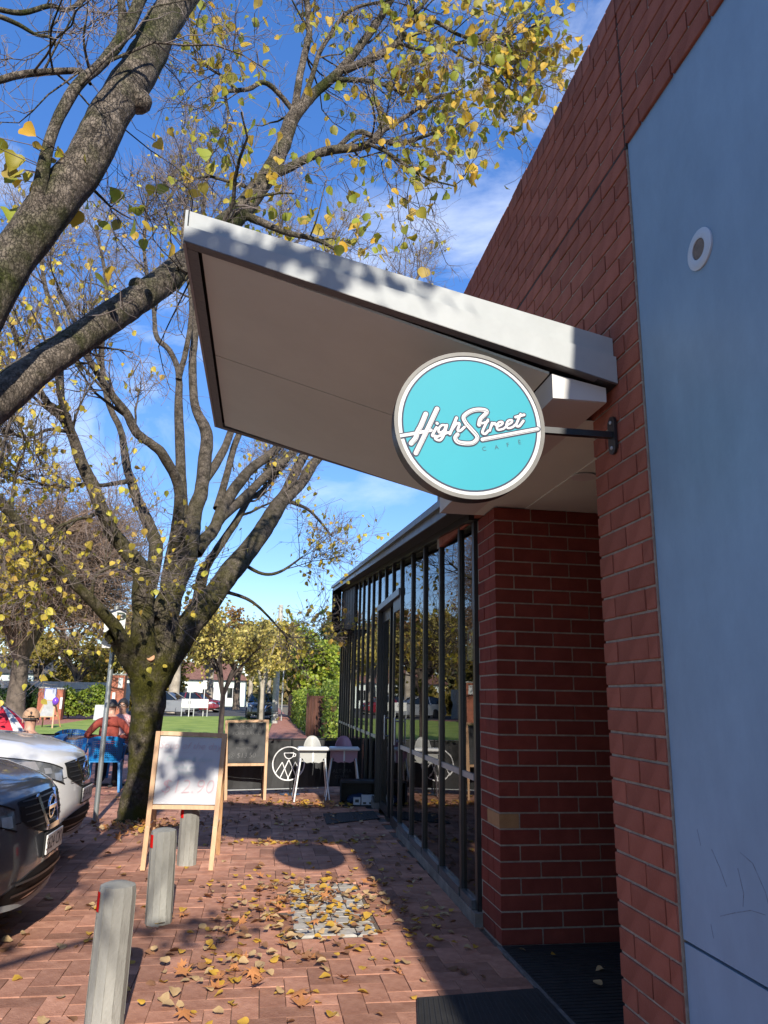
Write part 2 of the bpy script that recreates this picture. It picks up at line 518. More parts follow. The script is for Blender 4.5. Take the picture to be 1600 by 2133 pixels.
# measured layout: sign lettering strokes, mullion stations, tree limbs (x, y, z, radius), leaf clusters
LOGO=[[0.0205,[[-0.1982,0.0314],[-0.2185,-0.0216],[-0.2333,-0.0513],[-0.2417,-0.0804],[-0.261,-0.106]]],[0.0197,[[-0.1486,0.0589],[-0.1692,0.011],[-0.2045,-0.0695],[-0.2403,-0.1481]]],[0.0142,[[-0.3112,-0.0765],[-0.2418,-0.0593],[-0.175,-0.0408]]],[0.0165,[[0.0523,-0.0663],[0.1336,-0.0447],[0.224,-0.0206],[0.3037,0.0004]]],[0.0118,[[-0.1513,-0.0267],[-0.1631,-0.0502],[-0.169,-0.0649],[-0.1552,-0.0659]]],[0.0134,[[-0.1489,-0.0073],[-0.1481,-0.008]]],[0.0102,[[-0.1076,-0.0152],[-0.1275,-0.0147],[-0.1414,-0.0322],[-0.1394,-0.0484],[-0.1215,-0.0409],[-0.1076,-0.0152]]],[0.011,[[-0.1056,-0.013],[-0.1176,-0.055],[-0.1354,-0.0828],[-0.1571,-0.0762],[-0.1314,-0.0601],[-0.0997,-0.0454]]],[0.0126,[[-0.0626,0.0242],[-0.0797,-0.0193],[-0.0925,-0.0511]]],[0.011,[[-0.0837,-0.0319],[-0.0636,-0.0036],[-0.0496,-0.0026],[-0.0577,-0.032],[-0.0457,-0.0332],[-0.0276,-0.0153]]],[0.0173,[[0.0378,-0.0],[0.0446,0.0267],[0.0744,0.0625],[0.044,0.071],[0.0033,0.0606],[-0.0304,0.0321],[-0.0214,0.0037],[0.0045,-0.0253],[0.029,-0.0573],[0.0119,-0.0832],[-0.0222,-0.0897],[-0.0568,-0.0853],[-0.0687,-0.0677],[-0.059,-0.0515]]],[0.011,[[0.0779,0.0259],[0.0612,-0.0086],[0.0519,-0.0342],[0.0648,-0.0394],[0.0792,-0.0239]]],[0.0095,[[0.0513,0.0072],[0.0778,0.0184]]],[0.0102,[[0.096,0.0127],[0.0852,-0.0234]]],[0.0102,[[0.0887,-0.0086],[0.1,0.0089],[0.1102,0.0117],[0.1121,0.0035]]],[0.0095,[[0.1181,-0.0043],[0.1408,0.0099],[0.143,0.0205],[0.1266,0.0171],[0.1173,-0.0023],[0.1219,-0.0165],[0.1444,-0.0115],[0.1569,-0.0014]]],[0.0095,[[0.1611,0.0052],[0.184,0.0215],[0.1863,0.0322],[0.1698,0.028],[0.1604,0.0093],[0.1662,-0.0057],[0.1876,0.0001],[0.2002,0.0123]]],[0.011,[[0.227,0.0627],[0.213,0.0322],[0.205,0.0098],[0.2185,0.0074],[0.2386,0.0333]]],[0.0118,[[0.2031,0.0474],[0.2427,0.0618]]]]
CAFE=[[0.0598,-0.1043],[0.1152,-0.093],[0.1662,-0.0787],[0.2196,-0.0633]]
CAFEH=0.0173
MULL=[5.793,6.527,7.269,7.96,8.705,9.36,10.027,10.722,11.412,12.037,12.756,13.418,14.081,14.479,15.058,15.524,16.053,16.509,17.108]
T2=[[[-1.46,9.9,-0.141,0.2487],[-1.411,9.9,0.045,0.1903],[-1.384,9.9,0.463,0.1705],[-1.364,9.9,1.053,0.1844],[-1.373,9.9,1.529,0.2149],[-1.369,9.9,1.815,0.2507]],[[-1.436,9.85,1.608,0.1239],[-1.596,9.7,1.859,0.1169],[-1.717,9.5,2.074,0.1094],[-1.773,9.35,2.135,0.097]],[[-1.651,9.6,2.025,0.0829],[-1.79,9.4,2.263,0.0706],[-2.001,9.1,2.516,0.0633],[-2.186,8.9,2.692,0.0594],[-2.506,8.5,3.041,0.057],[-2.793,8.1,3.38,0.0522],[-3.058,7.8,3.688,0.0413]],[[-1.377,9.85,1.725,0.1697],[-1.466,9.7,2.183,0.1407],[-1.5,9.6,2.584,0.1293],[-1.525,9.5,2.896,0.1234],[-1.728,9.4,3.168,0.0947],[-1.903,9.3,3.354,0.0856],[-2.03,9.2,3.64,0.0797],[-2.167,9.15,3.93,0.0742],[-2.301,9.1,4.196,0.0687],[-2.427,9.0,4.5,0.0601],[-2.587,8.9,4.724,0.0489],[-2.727,8.8,4.843,0.0403],[-3.006,8.6,5.403,0.0319],[-3.218,8.5,5.851,0.0212]],[[-2.434,9.1,4.498,0.0497],[-2.54,9.2,4.744,0.0477],[-2.668,9.3,5.058,0.0428],[-2.924,9.7,6.124,0.0394],[-3.258,10.0,6.899,0.0316],[-3.544,10.3,7.814,0.0231]],[[-1.475,9.7,2.597,0.1023],[-1.481,10.2,3.311,0.0912],[-1.604,10.4,3.629,0.0841],[-1.76,10.5,3.922,0.0758],[-1.948,10.7,4.29,0.068],[-2.079,10.8,4.596,0.0591],[-2.208,11.0,5.033,0.0539],[-2.308,11.1,5.316,0.0478],[-2.579,11.3,5.844,0.0419],[-2.802,11.6,6.684,0.0363],[-2.947,12.0,8.089,0.0308],[-3.32,12.3,9.443,0.0241]],[[-1.393,9.8,2.371,0.1144],[-1.275,9.9,2.69,0.0933],[-1.272,10.0,3.017,0.0832],[-1.191,9.7,3.979,0.065],[-1.383,9.4,4.385,0.0636],[-1.533,9.3,4.507,0.0601],[-1.714,9.2,4.624,0.0567],[-1.838,9.1,4.83,0.0535],[-2.015,9.0,5.021,0.0474],[-2.263,8.8,5.364,0.0357],[-2.362,8.6,5.62,0.027],[-2.606,8.4,6.047,0.0186]],[[-1.329,9.9,1.757,0.1993],[-1.249,9.9,2.386,0.1622],[-1.175,10.0,2.801,0.1479],[-1.066,10.0,3.185,0.1376],[-1.027,10.0,3.476,0.1266],[-1.005,10.1,3.895,0.1046],[-0.958,10.2,4.193,0.0938],[-0.962,10.3,4.673,0.0926],[-0.966,10.4,5.085,0.0878],[-1.168,10.5,5.525,0.0661],[-1.29,10.8,6.345,0.062],[-1.318,11.0,6.969,0.0567],[-1.388,11.4,8.266,0.0488],[-1.465,11.9,9.886,0.0361],[-1.474,12.3,11.402,0.0254]],[[-1.063,10.0,3.153,0.1016],[-1.163,10.1,3.746,0.0795],[-1.265,10.2,4.503,0.069],[-1.366,10.3,5.307,0.0644],[-1.445,10.5,6.025,0.0466],[-1.624,10.6,6.399,0.0405],[-1.838,10.7,6.661,0.0375],[-1.939,10.8,7.181,0.0313],[-2.249,11.2,8.39,0.0257],[-2.35,11.6,9.738,0.0194]],[[-1.422,10.4,5.871,0.0427],[-1.365,10.4,6.252,0.0398],[-1.327,10.4,6.638,0.0368],[-1.361,10.5,7.237,0.0308],[-1.623,10.9,8.445,0.0253],[-1.637,11.2,9.723,0.019]],[[-0.978,10.1,3.303,0.1092],[-0.875,10.2,3.492,0.0924],[-0.762,10.4,3.714,0.0822],[-0.655,10.7,4.154,0.0788],[-0.378,11.1,4.768,0.0761],[0.022,11.5,5.289,0.0654],[0.674,12.2,6.477,0.0553],[1.305,13.0,8.121,0.0433],[1.815,13.6,9.975,0.0327]],[[-0.805,10.4,3.671,0.0757],[-0.669,10.6,3.931,0.0712],[-0.386,11.0,4.342,0.068],[-0.075,11.3,4.809,0.0671],[0.287,11.7,5.308,0.0592],[1.024,12.4,6.587,0.0484],[1.98,13.2,8.287,0.0399],[2.878,13.9,10.28,0.0289]],[[-1.297,9.9,1.582,0.1701],[-1.112,10.0,2.035,0.1627],[-0.944,10.1,2.378,0.1602],[-0.662,10.3,2.823,0.1535],[-0.382,10.6,3.321,0.1475],[-0.098,11.0,3.881,0.1351],[0.126,11.3,4.336,0.1193],[0.269,11.5,4.724,0.0792],[0.484,11.9,5.32,0.0754],[0.945,12.4,6.399,0.0602],[1.597,13.1,7.999,0.0437],[2.234,13.7,9.752,0.0282]],[[0.126,11.3,4.336,0.0982],[0.428,11.5,4.71,0.0866],[0.538,11.6,4.945,0.0878],[0.709,11.8,5.262,0.0749],[1.019,12.0,5.559,0.0538],[1.913,12.6,6.741,0.0456],[2.957,13.3,8.433,0.0361]],[[-1.036,10.1,2.073,0.0882],[-0.962,10.3,2.465,0.0788],[-0.925,10.5,2.754,0.0778],[-0.889,10.7,3.111,0.0768],[-0.846,10.7,3.249,0.0642],[-0.718,10.8,3.515,0.0588],[-0.514,11.0,3.924,0.0538],[-0.333,11.2,4.352,0.0415],[-0.143,11.4,4.569,0.0354],[0.227,11.8,5.188,0.026]],[[-0.963,10.2,4.261,0.0627],[-0.792,10.6,4.744,0.0593],[-0.669,10.9,5.299,0.0514],[-0.48,11.6,6.728,0.0412],[-0.258,12.2,8.501,0.0324],[-0.081,12.8,10.404,0.0219]],[[-0.763,10.6,4.031,0.0583],[-0.665,10.9,4.697,0.0507],[-0.555,11.2,5.375,0.0458],[-0.165,11.9,6.719,0.0384],[0.442,12.6,8.612,0.0295],[0.971,13.2,10.491,0.0227]],[[-1.959,10.7,4.41,0.0389],[-2.251,10.2,4.181,0.0276],[-2.395,9.9,4.101,0.0238],[-2.633,9.5,3.931,0.0198],[-2.858,9.2,3.924,0.0137],[-3.104,9.0,3.998,0.0107]],[[-2.0,9.2,3.618,0.0247],[-2.082,9.0,3.477,0.0214],[-2.263,8.9,3.386,0.0158],[-2.432,8.8,3.243,0.0103]],[[-0.393,10.6,3.287,0.0288],[-0.086,10.8,3.161,0.0229],[0.188,11.0,3.239,0.0201],[0.503,11.2,3.504,0.0137]],[[-0.566,10.4,2.834,0.0279],[-0.229,10.6,2.753,0.0222],[0.049,10.8,2.549,0.0161],[0.339,11.0,2.269,0.0131]],[[0.173,11.3,4.408,0.0352],[0.563,11.6,4.351,0.0253],[0.813,11.8,4.175,0.0184],[0.991,12.0,4.028,0.0149]],[[-2.002,9.1,2.533,0.0238],[-1.954,9.0,2.772,0.0184],[-1.753,9.0,2.893,0.0132],[-1.63,9.0,2.842,0.0106]],[[-2.334,8.8,2.845,0.023],[-2.375,8.7,2.978,0.0178],[-2.422,8.6,2.744,0.0125],[-2.452,8.5,2.596,0.0098]],[[-2.41,9.0,4.495,0.0246],[-2.655,8.9,4.471,0.0188],[-2.823,8.8,4.322,0.0159],[-3.005,8.7,4.344,0.0104]]]
T1=[[[-1.258,2.833,2.392,0.0985],[-1.217,2.905,2.735,0.0982],[-1.153,2.985,3.121,0.0932],[-1.074,3.068,3.435,0.0948],[-0.98,3.151,3.752,0.0963],[-0.894,3.228,4.102,0.0956],[-0.829,3.318,4.416,0.0944],[-0.75,3.419,4.826,0.0914],[-0.63,3.544,5.355,0.0867],[-0.513,3.664,5.871,0.0689]],[[-1.069,3.016,3.435,0.0328],[-1.058,3.02,3.738,0.0252],[-1.034,3.049,3.991,0.0242],[-0.978,3.099,4.224,0.025],[-0.91,3.151,4.399,0.0257],[-0.848,3.189,4.603,0.0283],[-0.804,3.252,4.885,0.0293],[-0.768,3.312,5.192,0.0243]],[[-0.852,3.188,4.573,0.0226],[-0.859,3.186,4.7,0.0199],[-0.876,3.182,4.838,0.0191],[-0.924,3.272,5.113,0.0158]],[[-1.52,3.263,4.265,0.0183],[-1.418,3.309,4.363,0.0168],[-1.31,3.353,4.46,0.0172],[-1.157,3.356,4.504,0.0164],[-1.055,3.337,4.497,0.0145],[-0.986,3.254,4.359,0.0084]],[[-1.662,3.417,4.9,0.0158],[-1.545,3.472,4.936,0.0141],[-1.444,3.515,4.98,0.0133],[-1.335,3.558,5.094,0.0125],[-1.257,3.586,5.114,0.0116],[-1.155,3.62,5.27,0.0097]],[[-1.621,3.437,4.884,0.0139],[-1.54,3.474,4.896,0.013],[-1.456,3.51,4.894,0.0122],[-1.379,3.541,4.878,0.0092],[-1.308,3.568,4.9,0.0083],[-1.284,3.576,4.85,0.0052]],[[-1.256,2.943,2.316,0.0755],[-1.207,3.071,2.5,0.0755],[-1.178,3.243,2.696,0.0776],[-1.099,3.428,2.925,0.0764],[-1.011,3.663,3.184,0.0792],[-0.919,3.893,3.46,0.0834],[-0.802,4.123,3.736,0.0829],[-0.621,4.457,4.175,0.0865],[-0.477,4.676,4.531,0.079],[-0.314,4.94,4.96,0.0764],[-0.161,5.097,5.39,0.0683],[-0.065,5.2,5.758,0.0614],[0.006,5.25,6.077,0.0534],[0.147,5.298,6.34,0.0417],[0.32,5.29,6.555,0.0389],[0.476,5.279,6.792,0.0344],[0.653,5.26,7.106,0.0315],[0.812,5.237,7.447,0.0269],[0.933,5.217,7.764,0.0204]],[[-1.407,3.205,2.533,0.0367],[-1.272,3.474,2.858,0.0391],[-1.22,3.652,3.055,0.0398],[-1.132,3.837,3.269,0.0403],[-1.013,3.973,3.487,0.0403],[-0.912,4.049,3.622,0.0393],[-0.813,4.172,3.782,0.034]],[[-0.176,5.097,5.404,0.0445],[-0.07,5.1,5.43,0.0358],[0.056,5.1,5.517,0.033],[0.275,5.093,5.654,0.0334],[0.576,5.067,5.731,0.0275],[0.725,5.048,5.886,0.0215],[0.913,5.018,6.025,0.017],[1.121,4.975,6.182,0.0124],[1.327,4.924,6.238,0.0078]],[[0.35,5.088,5.683,0.0213],[0.516,5.074,5.853,0.0199],[0.689,5.053,5.794,0.0184],[0.841,5.03,5.753,0.0183],[1.028,4.995,5.82,0.0153],[1.195,4.958,5.881,0.0107]],[[0.007,5.25,6.063,0.0345],[0.03,5.25,6.42,0.0287],[0.073,5.249,6.716,0.0274],[0.098,5.249,6.967,0.0261],[0.058,5.25,7.262,0.0247],[0.012,5.25,7.563,0.0199]],[[0.054,5.25,6.14,0.0284],[0.14,5.298,6.532,0.0226],[0.19,5.297,6.784,0.0196],[0.285,5.292,6.996,0.0181],[0.362,5.288,7.158,0.0166],[0.503,5.276,7.3,0.015],[0.813,5.237,7.395,0.0101]],[[0.004,5.25,6.123,0.0252],[-0.087,5.199,6.189,0.0219],[-0.187,5.147,6.24,0.0201],[-0.262,5.093,6.214,0.0184],[-0.348,5.038,6.089,0.0181],[-0.452,4.98,6.005,0.0163],[-0.516,4.923,5.911,0.0131],[-0.482,4.876,5.702,0.0101],[-0.489,4.875,5.552,0.0071]],[[-0.452,4.98,6.005,0.0133],[-0.543,4.92,6.057,0.0103],[-0.611,4.862,6.043,0.0087],[-0.773,4.839,6.114,0.0072]],[[0.399,5.285,6.622,0.0325],[0.653,5.209,6.729,0.0325],[0.733,5.199,6.782,0.0293],[0.852,5.18,6.909,0.0278],[0.91,5.17,7.085,0.0231],[1.051,5.144,7.287,0.0182],[1.212,5.108,7.537,0.0134]],[[0.921,5.118,7.072,0.0163],[1.121,5.078,7.067,0.0179],[1.318,5.03,6.914,0.0146],[1.472,4.987,6.839,0.0145],[1.661,4.928,6.822,0.0112],[1.884,4.847,6.877,0.008],[2.066,4.772,6.953,0.0063]],[[0.844,5.131,6.833,0.0146],[1.043,5.094,6.767,0.0161],[1.24,5.05,6.797,0.0145],[1.395,5.009,6.818,0.0129],[1.66,4.928,6.764,0.0096],[1.824,4.869,6.671,0.0063]],[[0.341,5.289,6.533,0.0227],[0.573,5.168,6.443,0.0191],[0.771,5.143,6.395,0.0143],[0.89,5.123,6.302,0.0095]],[[1.24,5.05,6.783,0.0113],[1.432,4.999,6.634,0.0096],[1.619,4.942,6.539,0.0079],[1.817,4.872,6.364,0.0063]],[[0.608,5.013,5.704,0.0151],[0.751,4.943,5.581,0.0134],[0.863,4.925,5.495,0.0119],[0.973,4.904,5.409,0.0104],[1.082,4.882,5.342,0.0074],[1.26,4.839,5.279,0.0059]],[[-0.341,4.888,4.867,0.0307],[-0.199,4.846,4.789,0.0277],[0.01,4.8,4.694,0.0206],[0.217,4.795,4.658,0.0166],[0.357,4.787,4.591,0.011]],[[-0.518,4.571,4.312,0.0204],[-0.575,4.362,4.071,0.0169],[-0.645,4.251,3.996,0.0117]]]
CLUST=[[1.507,4.977,6.554,0.7,8],[1.884,4.847,6.877,0.45,9],[1.724,4.906,6.24,0.35,5],[2.037,4.73,6.593,0.22,6],[1.044,5.094,6.636,0.5,3.5],[1.122,5.078,6.977,0.5,5],[1.475,4.987,7.096,0.5,6],[0.725,5.149,6.781,0.4,2],[0.287,5.292,6.946,0.4,2.5],[0.155,5.298,7.18,0.4,2.5],[-0.549,4.869,6.452,0.3,2.2],[-0.679,4.752,6.35,0.2,3],[-0.552,4.869,5.964,0.4,3],[-0.435,4.981,6.314,0.3,2],[-0.561,4.868,5.577,0.35,2.5],[-0.405,4.883,5.321,0.35,3],[-0.137,4.898,4.921,0.3,3],[0.002,5.0,5.011,0.3,3],[0.461,4.878,4.985,0.3,4],[0.642,4.858,4.791,0.3,3],[1.007,4.897,5.801,0.4,3],[1.299,4.828,5.875,0.3,3],[1.19,4.856,5.531,0.3,2.5],[1.385,4.804,5.432,0.12,4],[0.9,4.918,5.409,0.3,1.6],[-1.118,2.998,3.712,0.2,3],[-1.137,3.098,3.64,0.2,2],[-0.955,3.263,3.685,0.15,2],[-0.814,3.507,3.822,0.2,2],[-0.723,3.934,4.355,0.3,2],[-0.79,2.79,3.12,0.1,3],[0.42,4.982,5.52,0.3,1.5]]

# ------------------------------------------------------------------ colours of the place
m_mortar = mat('mortar', (.23, .19, .15), (.33, .28, .22), scale=30, rough=.95, bump=.4, bscale=150)
m_brick_shaded = mat('shaded_pier_brick', (.145, .028, .019), (.19, .04, .027), scale=9, rough=.85, bump=.45, bscale=120, rnd=.14, stain=.15, spec=.2)  # darker copy of the wall brick; awning shade is put into its colour
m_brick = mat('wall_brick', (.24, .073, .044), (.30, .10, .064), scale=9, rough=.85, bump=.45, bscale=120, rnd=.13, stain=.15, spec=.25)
m_brick_dark = mat('coping_brick', (.19, .064, .042), (.26, .095, .065), scale=9, rough=.85, bump=.35, bscale=120, rnd=.25, spec=.25)
m_brick_tan = mat('tan_brick', (.26, .13, .05), (.32, .17, .07), scale=9, rough=.85, bump=.3, bscale=120)
m_paver = mat('clay_paver', (.34, .155, .10), (.48, .25, .17), scale=7, rough=.8, bump=.4, bscale=90, rnd=.30, island=.30, spec=.25, c3=(.40, .30, .23), stain=.30)
m_grit = mat('paving_sand', (.08, .062, .05), (.15, .12, .095), scale=40, rough=1)
m_steel = mat('galvanised_steel', (.31, .325, .32), (.345, .36, .355), scale=7, rough=.62, metal=0, spec=.3, bump=.05, bscale=9, rough2=.6)
m_steel_d = mat('dull_steel_flange', (.10, .10, .10), (.16, .155, .15), scale=25, rough=.6, metal=.3, stretch=(1, 9, 1))
m_soffit = mat('soffit_board', (.58, .645, .58), (.61, .675, .61), scale=1.2, rough=.7, stain=.08)
m_white_box = mat('painted_bulkhead', (.46, .45, .42), (.50, .49, .46), scale=2, rough=.5)
m_panel = mat('blue_grey_render', (.19, .305, .42), (.21, .33, .45), scale=1.6, rough=.5, bump=.06, bscale=30, c3=(.195, .31, .425), stain=.24)
m_black = mat('black_metal', (.008, .009, .010), (.010, .011, .012), scale=4, rough=.35, metal=.0, spec=.7)
m_black_matt = mat('black_paint', (.010, .010, .011), (.018, .018, .018), scale=14, rough=.55)
m_gutter = mat('gutter_steel', (.13, .14, .15), (.19, .2, .21), scale=9, rough=.35, metal=.7)
m_conc = mat('concrete', (.30, .29, .26), (.42, .41, .37), scale=11, rough=.85, bump=.25, bscale=120, c3=(.22, .21, .18))
m_conc_pave = mat('pale_paver', (.30, .28, .25), (.40, .375, .335), scale=14, rough=.9, bump=.3, bscale=120, rnd=.12)
m_asphalt = mat('asphalt', (.035, .035, .037), (.065, .065, .066), scale=50, rough=.9, bump=.5, bscale=300)
m_grass = mat('lawn_grass', (.14, .22, .03), (.26, .33, .06), scale=1.1, rough=.95, bump=.8, bscale=60, c3=(.26, .28, .08))
m_soil = mat('soil', (.10, .075, .05), (.2, .16, .1), scale=.4, rough=1)
m_rubber = mat('black_rubber', (.012, .012, .012), (.022, .021, .02), scale=12, rough=.75, bump=.3, bscale=200)
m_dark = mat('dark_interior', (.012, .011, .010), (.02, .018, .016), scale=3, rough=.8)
m_glass = glass_mat('shop_glass')
m_white = mat('white_paint', (.50, .50, .49), (.56, .56, .55), scale=6, rough=.45)

def brick_paving_mat(name, scale):
    mt = bpy.data.materials.new(name); mt.use_nodes = True
    t = mt.node_tree; b = t.nodes['Principled BSDF']; b.inputs['Roughness'].default_value = .9
    tcn = t.nodes.new('ShaderNodeTexCoord'); mpn = t.nodes.new('ShaderNodeMapping')
    bt = t.nodes.new('ShaderNodeTexBrick')
    bt.inputs['Scale'].default_value = scale; bt.inputs['Mortar Size'].default_value = .012
    bt.inputs['Color1'].default_value = (.27, .10, .07, 1); bt.inputs['Color2'].default_value = (.36, .165, .12, 1)
    bt.inputs['Mortar'].default_value = (.13, .08, .06, 1)
    ns = t.nodes.new('ShaderNodeTexNoise'); ns.inputs['Scale'].default_value = 1.5; ns.inputs['Detail'].default_value = 6
    mx = t.nodes.new('ShaderNodeMixRGB'); mx.blend_type = 'MULTIPLY'; mx.inputs['Fac'].default_value = .6
    L_ = t.links.new
    L_(tcn.outputs['Object'], mpn.inputs['Vector']); L_(mpn.outputs['Vector'], bt.inputs['Vector'])
    L_(mpn.outputs['Vector'], ns.inputs['Vector']); L_(bt.outputs['Color'], mx.inputs['Color1']); L_(ns.outputs['Fac'], mx.inputs['Color2'])
    gm = t.nodes.new('ShaderNodeMixRGB'); gm.blend_type = 'MULTIPLY'; gm.inputs['Fac'].default_value = 1; gm.inputs['Color2'].default_value = (1.6, 1.6, 1.6, 1)
    L_(mx.outputs['Color'], gm.inputs['Color1']); L_(gm.outputs['Color'], b.inputs['Base Color'])
    bp = t.nodes.new('ShaderNodeBump'); bp.inputs['Strength'].default_value = .4; bp.inputs['Distance'].default_value = .01
    L_(bt.outputs['Fac'], bp.inputs['Height']); bp.invert = True
    L_(bp.outputs['Normal'], b.inputs['Normal'])
    return mt
m_paving_far = brick_paving_mat('brick_paving', 4.0)

# ------------------------------------------------------------------ setting: ground, lawn, road, path
def sheet(name, poly, z, m_, thick=None):
    mb = MB()
    if thick:
        mb.prism(poly, thick, Matrix.Translation((0, 0, z - thick)))
    else:
        mb.add([(x, y, z) for x, y in poly], [tuple(range(len(poly)))])
    return structure(name, mb, m_)
def rect(x0, y0, x1, y1): return [(x0, y0), (x1, y0), (x1, y1), (x0, y1)]
sheet('ground', rect(-900, -300, 900, 1800), -.06, m_soil)
sheet('parking_bay', rect(-16, -14, -2.14, 9.9), -.006, m_asphalt)
sheet('dining_paving', [(-16, 9.9), (-2.15, 9.9), (-2.15, 13.6), (1.9, 13.6), (1.95, 21.8), (-3.0, 21.8), (-16, 24.5)], -.003, m_paving_far)
sheet('lawn', [(-40, 28.5), (-5.7, 28.9), (-3.0, 21.9), (-1.5, 23.4), (-.1, 25.8), (.35, 30.2), (.75, 46), (-1.4, 54.0), (-6, 51.3), (-9.2, 47), (-9, 38), (-10, 33), (-40, 31)], .012, m_grass)
sheet('red_paving', [(-40, 31), (-10, 33), (-9, 38), (-9.2, 47), (-6, 51.3), (-14, 60), (-40, 55)], -.002, m_paving_far)
sheet('road', [(-60, 56), (-6, 51.5), (-1.4, 54.1), (.7, 46.2), (1.0, 140), (-60, 140)], -.010, m_asphalt)
sheet('footpath', [(-.05, 21.8), (1.95, 21.8), (1.70, 30.5), (1.95, 60), (2.2, 140), (1.1, 140), (.80, 45.6), (.36, 30.2)], .016, m_paving_far)
sheet('paving_bed', rect(-2.14, -10, 1.62, 13.6), -.014, m_grit)
sheet('near_paving', rect(-2.14, -10, 1.52, 2.86), -.002, m_paving_far)

# ------------------------------------------------------------------ clay pavers in front, laid herringbone, each one a piece
PW = .1305
PX0, PX1, PY0, PY1 = -2.1445, 1.50, 2.86, 13.6
BAND = (.29, .83, 5.26, 6.62)                     # the strip of pale concrete pavers
def paver_variants():
    out = []
    for k in range(4):
        for (w, l) in ((2 * PW, PW), (PW, 2 * PW)):
            mb = MB()
            j = random.uniform(.0010, .0022)
            mb.box((j, j, -.05), (w - j, l - j, 0), None, .0022)
            mb.f = mb.f[1:]; mb.mi = mb.mi[1:]
            out.append(mb.mesh('paver', m_paver))
    return out
pv = paver_variants()
pavement = tag(link('pavement', None), kind='structure')
tiles = []
for i in range(-2, int((PX1 - PX0) / PW) + 2):
    for j in range(-2, int((PY1 - PY0) / PW) + 2):
        k = (i - j) % 4
        if k == 0: t_ = (i, j, 2, 1)
        elif k == 3: t_ = (i, j, 1, 2)
        else: continue
        x, y = PX0 + t_[0] * PW, PY0 + t_[1] * PW
        cx, cy = x + t_[2] * PW / 2, y + t_[3] * PW / 2
        if not (PX0 <= cx <= PX1 + .02 and PY0 <= cy <= PY1): continue
        if BAND[0] < cx < BAND[1] and BAND[2] < cy < BAND[3]: continue
        tiles.append((cx * cx * .6 + cy * cy, x, y, t_[2] == 2))
tiles.sort()
vis = [t_ for t_ in tiles if t_[2] > 3.35 and t_[1] > -1.62]
first = set(id(t_) for t_ in vis[:300])
rest = MB()
for t_ in tiles:
    z = random.gauss(0, .0011)
    if id(t_) in first:
        o = link('paver', pv[random.randrange(4) * 2 + (0 if t_[3] else 1)], pavement, (t_[1], t_[2], z))
        o.rotation_euler = (random.gauss(0, .004), random.gauss(0, .004), random.gauss(0, .004))
    else:
        w, l = (2 * PW, PW) if t_[3] else (PW, 2 * PW)
        j = random.uniform(.0010, .0022)
        n0 = len(rest.f)
        rest.box((j, j, -.05), (w - j, l - j, 0), Matrix.Translation((t_[1], t_[2], z)), .0022)
        del rest.f[n0], rest.mi[n0]
tag(rest.build('paver', m_paver, pavement), kind='stuff')
# pale concrete pavers set in the brick paving
pale = tag(link('pale_paver_strip', None, None, (BAND[0], BAND[2], 0)), kind='structure')
nx, ny = 4, 10
for i in range(nx):
    for j in range(ny):
        w = (BAND[1] - BAND[0]) / nx; l = (BAND[3] - BAND[2]) / ny
        mb = MB().box((.003, .003, -.05), (w - .003, l - .003, 0), None, .004)
        o = mb.build('concrete_paver', m_conc_pave, pale)
        o.location = (i * w, j * l, .001 + random.gauss(0, .001))

# ------------------------------------------------------------------ brick wall on the right, with painted panel
CO = .0963; BL = .2688; JT = .0105                 # course height, brick length with joint, joint
XW = 1.515; YC = 3.232; YPN = 2.748; ZTOP = 4.82
Z0 = 2.506 - 26 * CO
wall = thing('brick_wall', 'tall red brick wall with the pale blue panel, nearest the camera on the right', 'wall', (XW, YC, 0))
def W(x, y, z): return (x - XW, y - YC, z)
core = MB()
core.box(W(XW + .007, YPN + .002, -.02), W(1.76, YC - .008, 2.80))
core.box(W(XW + .007, YPN + .002, 2.802), W(1.76, 6.6, 4.69))
core.box(W(XW + .007, -9.0, 3.985), W(1.758, YPN, 4.69))
core.box(W(1.56, -9.0, -.02), W(1.757, YPN, 3.983))
core.box(W(XW + .02, -9.0, 4.692), W(1.755, 6.6, 4.80))
core.build('mortar', m_mortar, wall)
bb = MB(); bb.box(W(1.77, -9.0, -.02), W(9.5, YC - .01, 4.66)); bb.box(W(3.36, YC, -.02), W(9.5, 5.3, 4.66)); bb.box(W(1.77, YC, 2.83), W(3.35, 5.3, 4.66)); bb.build('building_body', m_mortar, wall)
pan = MB(); pan.box(W(XW + .014, -9.0, .664), W(1.559, YPN - .004, 3.99))
pan.box(W(XW + .016, -9.0, -.01), W(1.559, YPN - .004, .652))
pan_o = pan.build('painted_panel', m_panel, wall)
ring = MB()
Mr = Matrix.Translation(W(XW + .014, 2.273, 3.122)) @ Matrix.Rotation(-math.pi / 2, 4, 'Y')
ring.lathe([(.040, 0), (.078, 0), (.078, .006), (.070, .010), (.046, .012), (.040, .010), (.038, -.05), (.039, -.05)], 32, Mr, True)
ring.build('pipe_collar', mat('collar_paint', (.40, .46, .52), (.44, .5, .56), scale=8, rough=.4), wall, True)
MB().lathe([(.001, 0), (.0375, 0), (.0375, .004), (.001, .004)], 24, Mr @ Matrix.Translation((0, 0, .0035))).build('pipe_bore', mat('pipe_inside', (.10, .085, .075), (.2, .16, .13), scale=20, rough=.9), wall)
sc_ = MB()
for pts in ([(2.36, 1.02), (2.30, 1.00), (2.25, .93), (2.22, .84), (2.24, .78)], [(2.52, 1.00), (2.48, .95), (2.45, .90)], [(2.60, 1.05), (2.585, 1.0)], [(2.50, .80), (2.42, .83), (2.33, .86), (2.26, .865)], [(2.38, .97), (2.36, .90), (2.37, .86)], [(2.56, .76), (2.55, .72)]):
    for (a, b) in zip(pts, pts[1:]):
        sc_.bar(W(XW + .0138, a[0], a[1]), W(XW + .0138, b[0], b[1]), random.uniform(.0015, .004), .0008, (1, 0, 0))
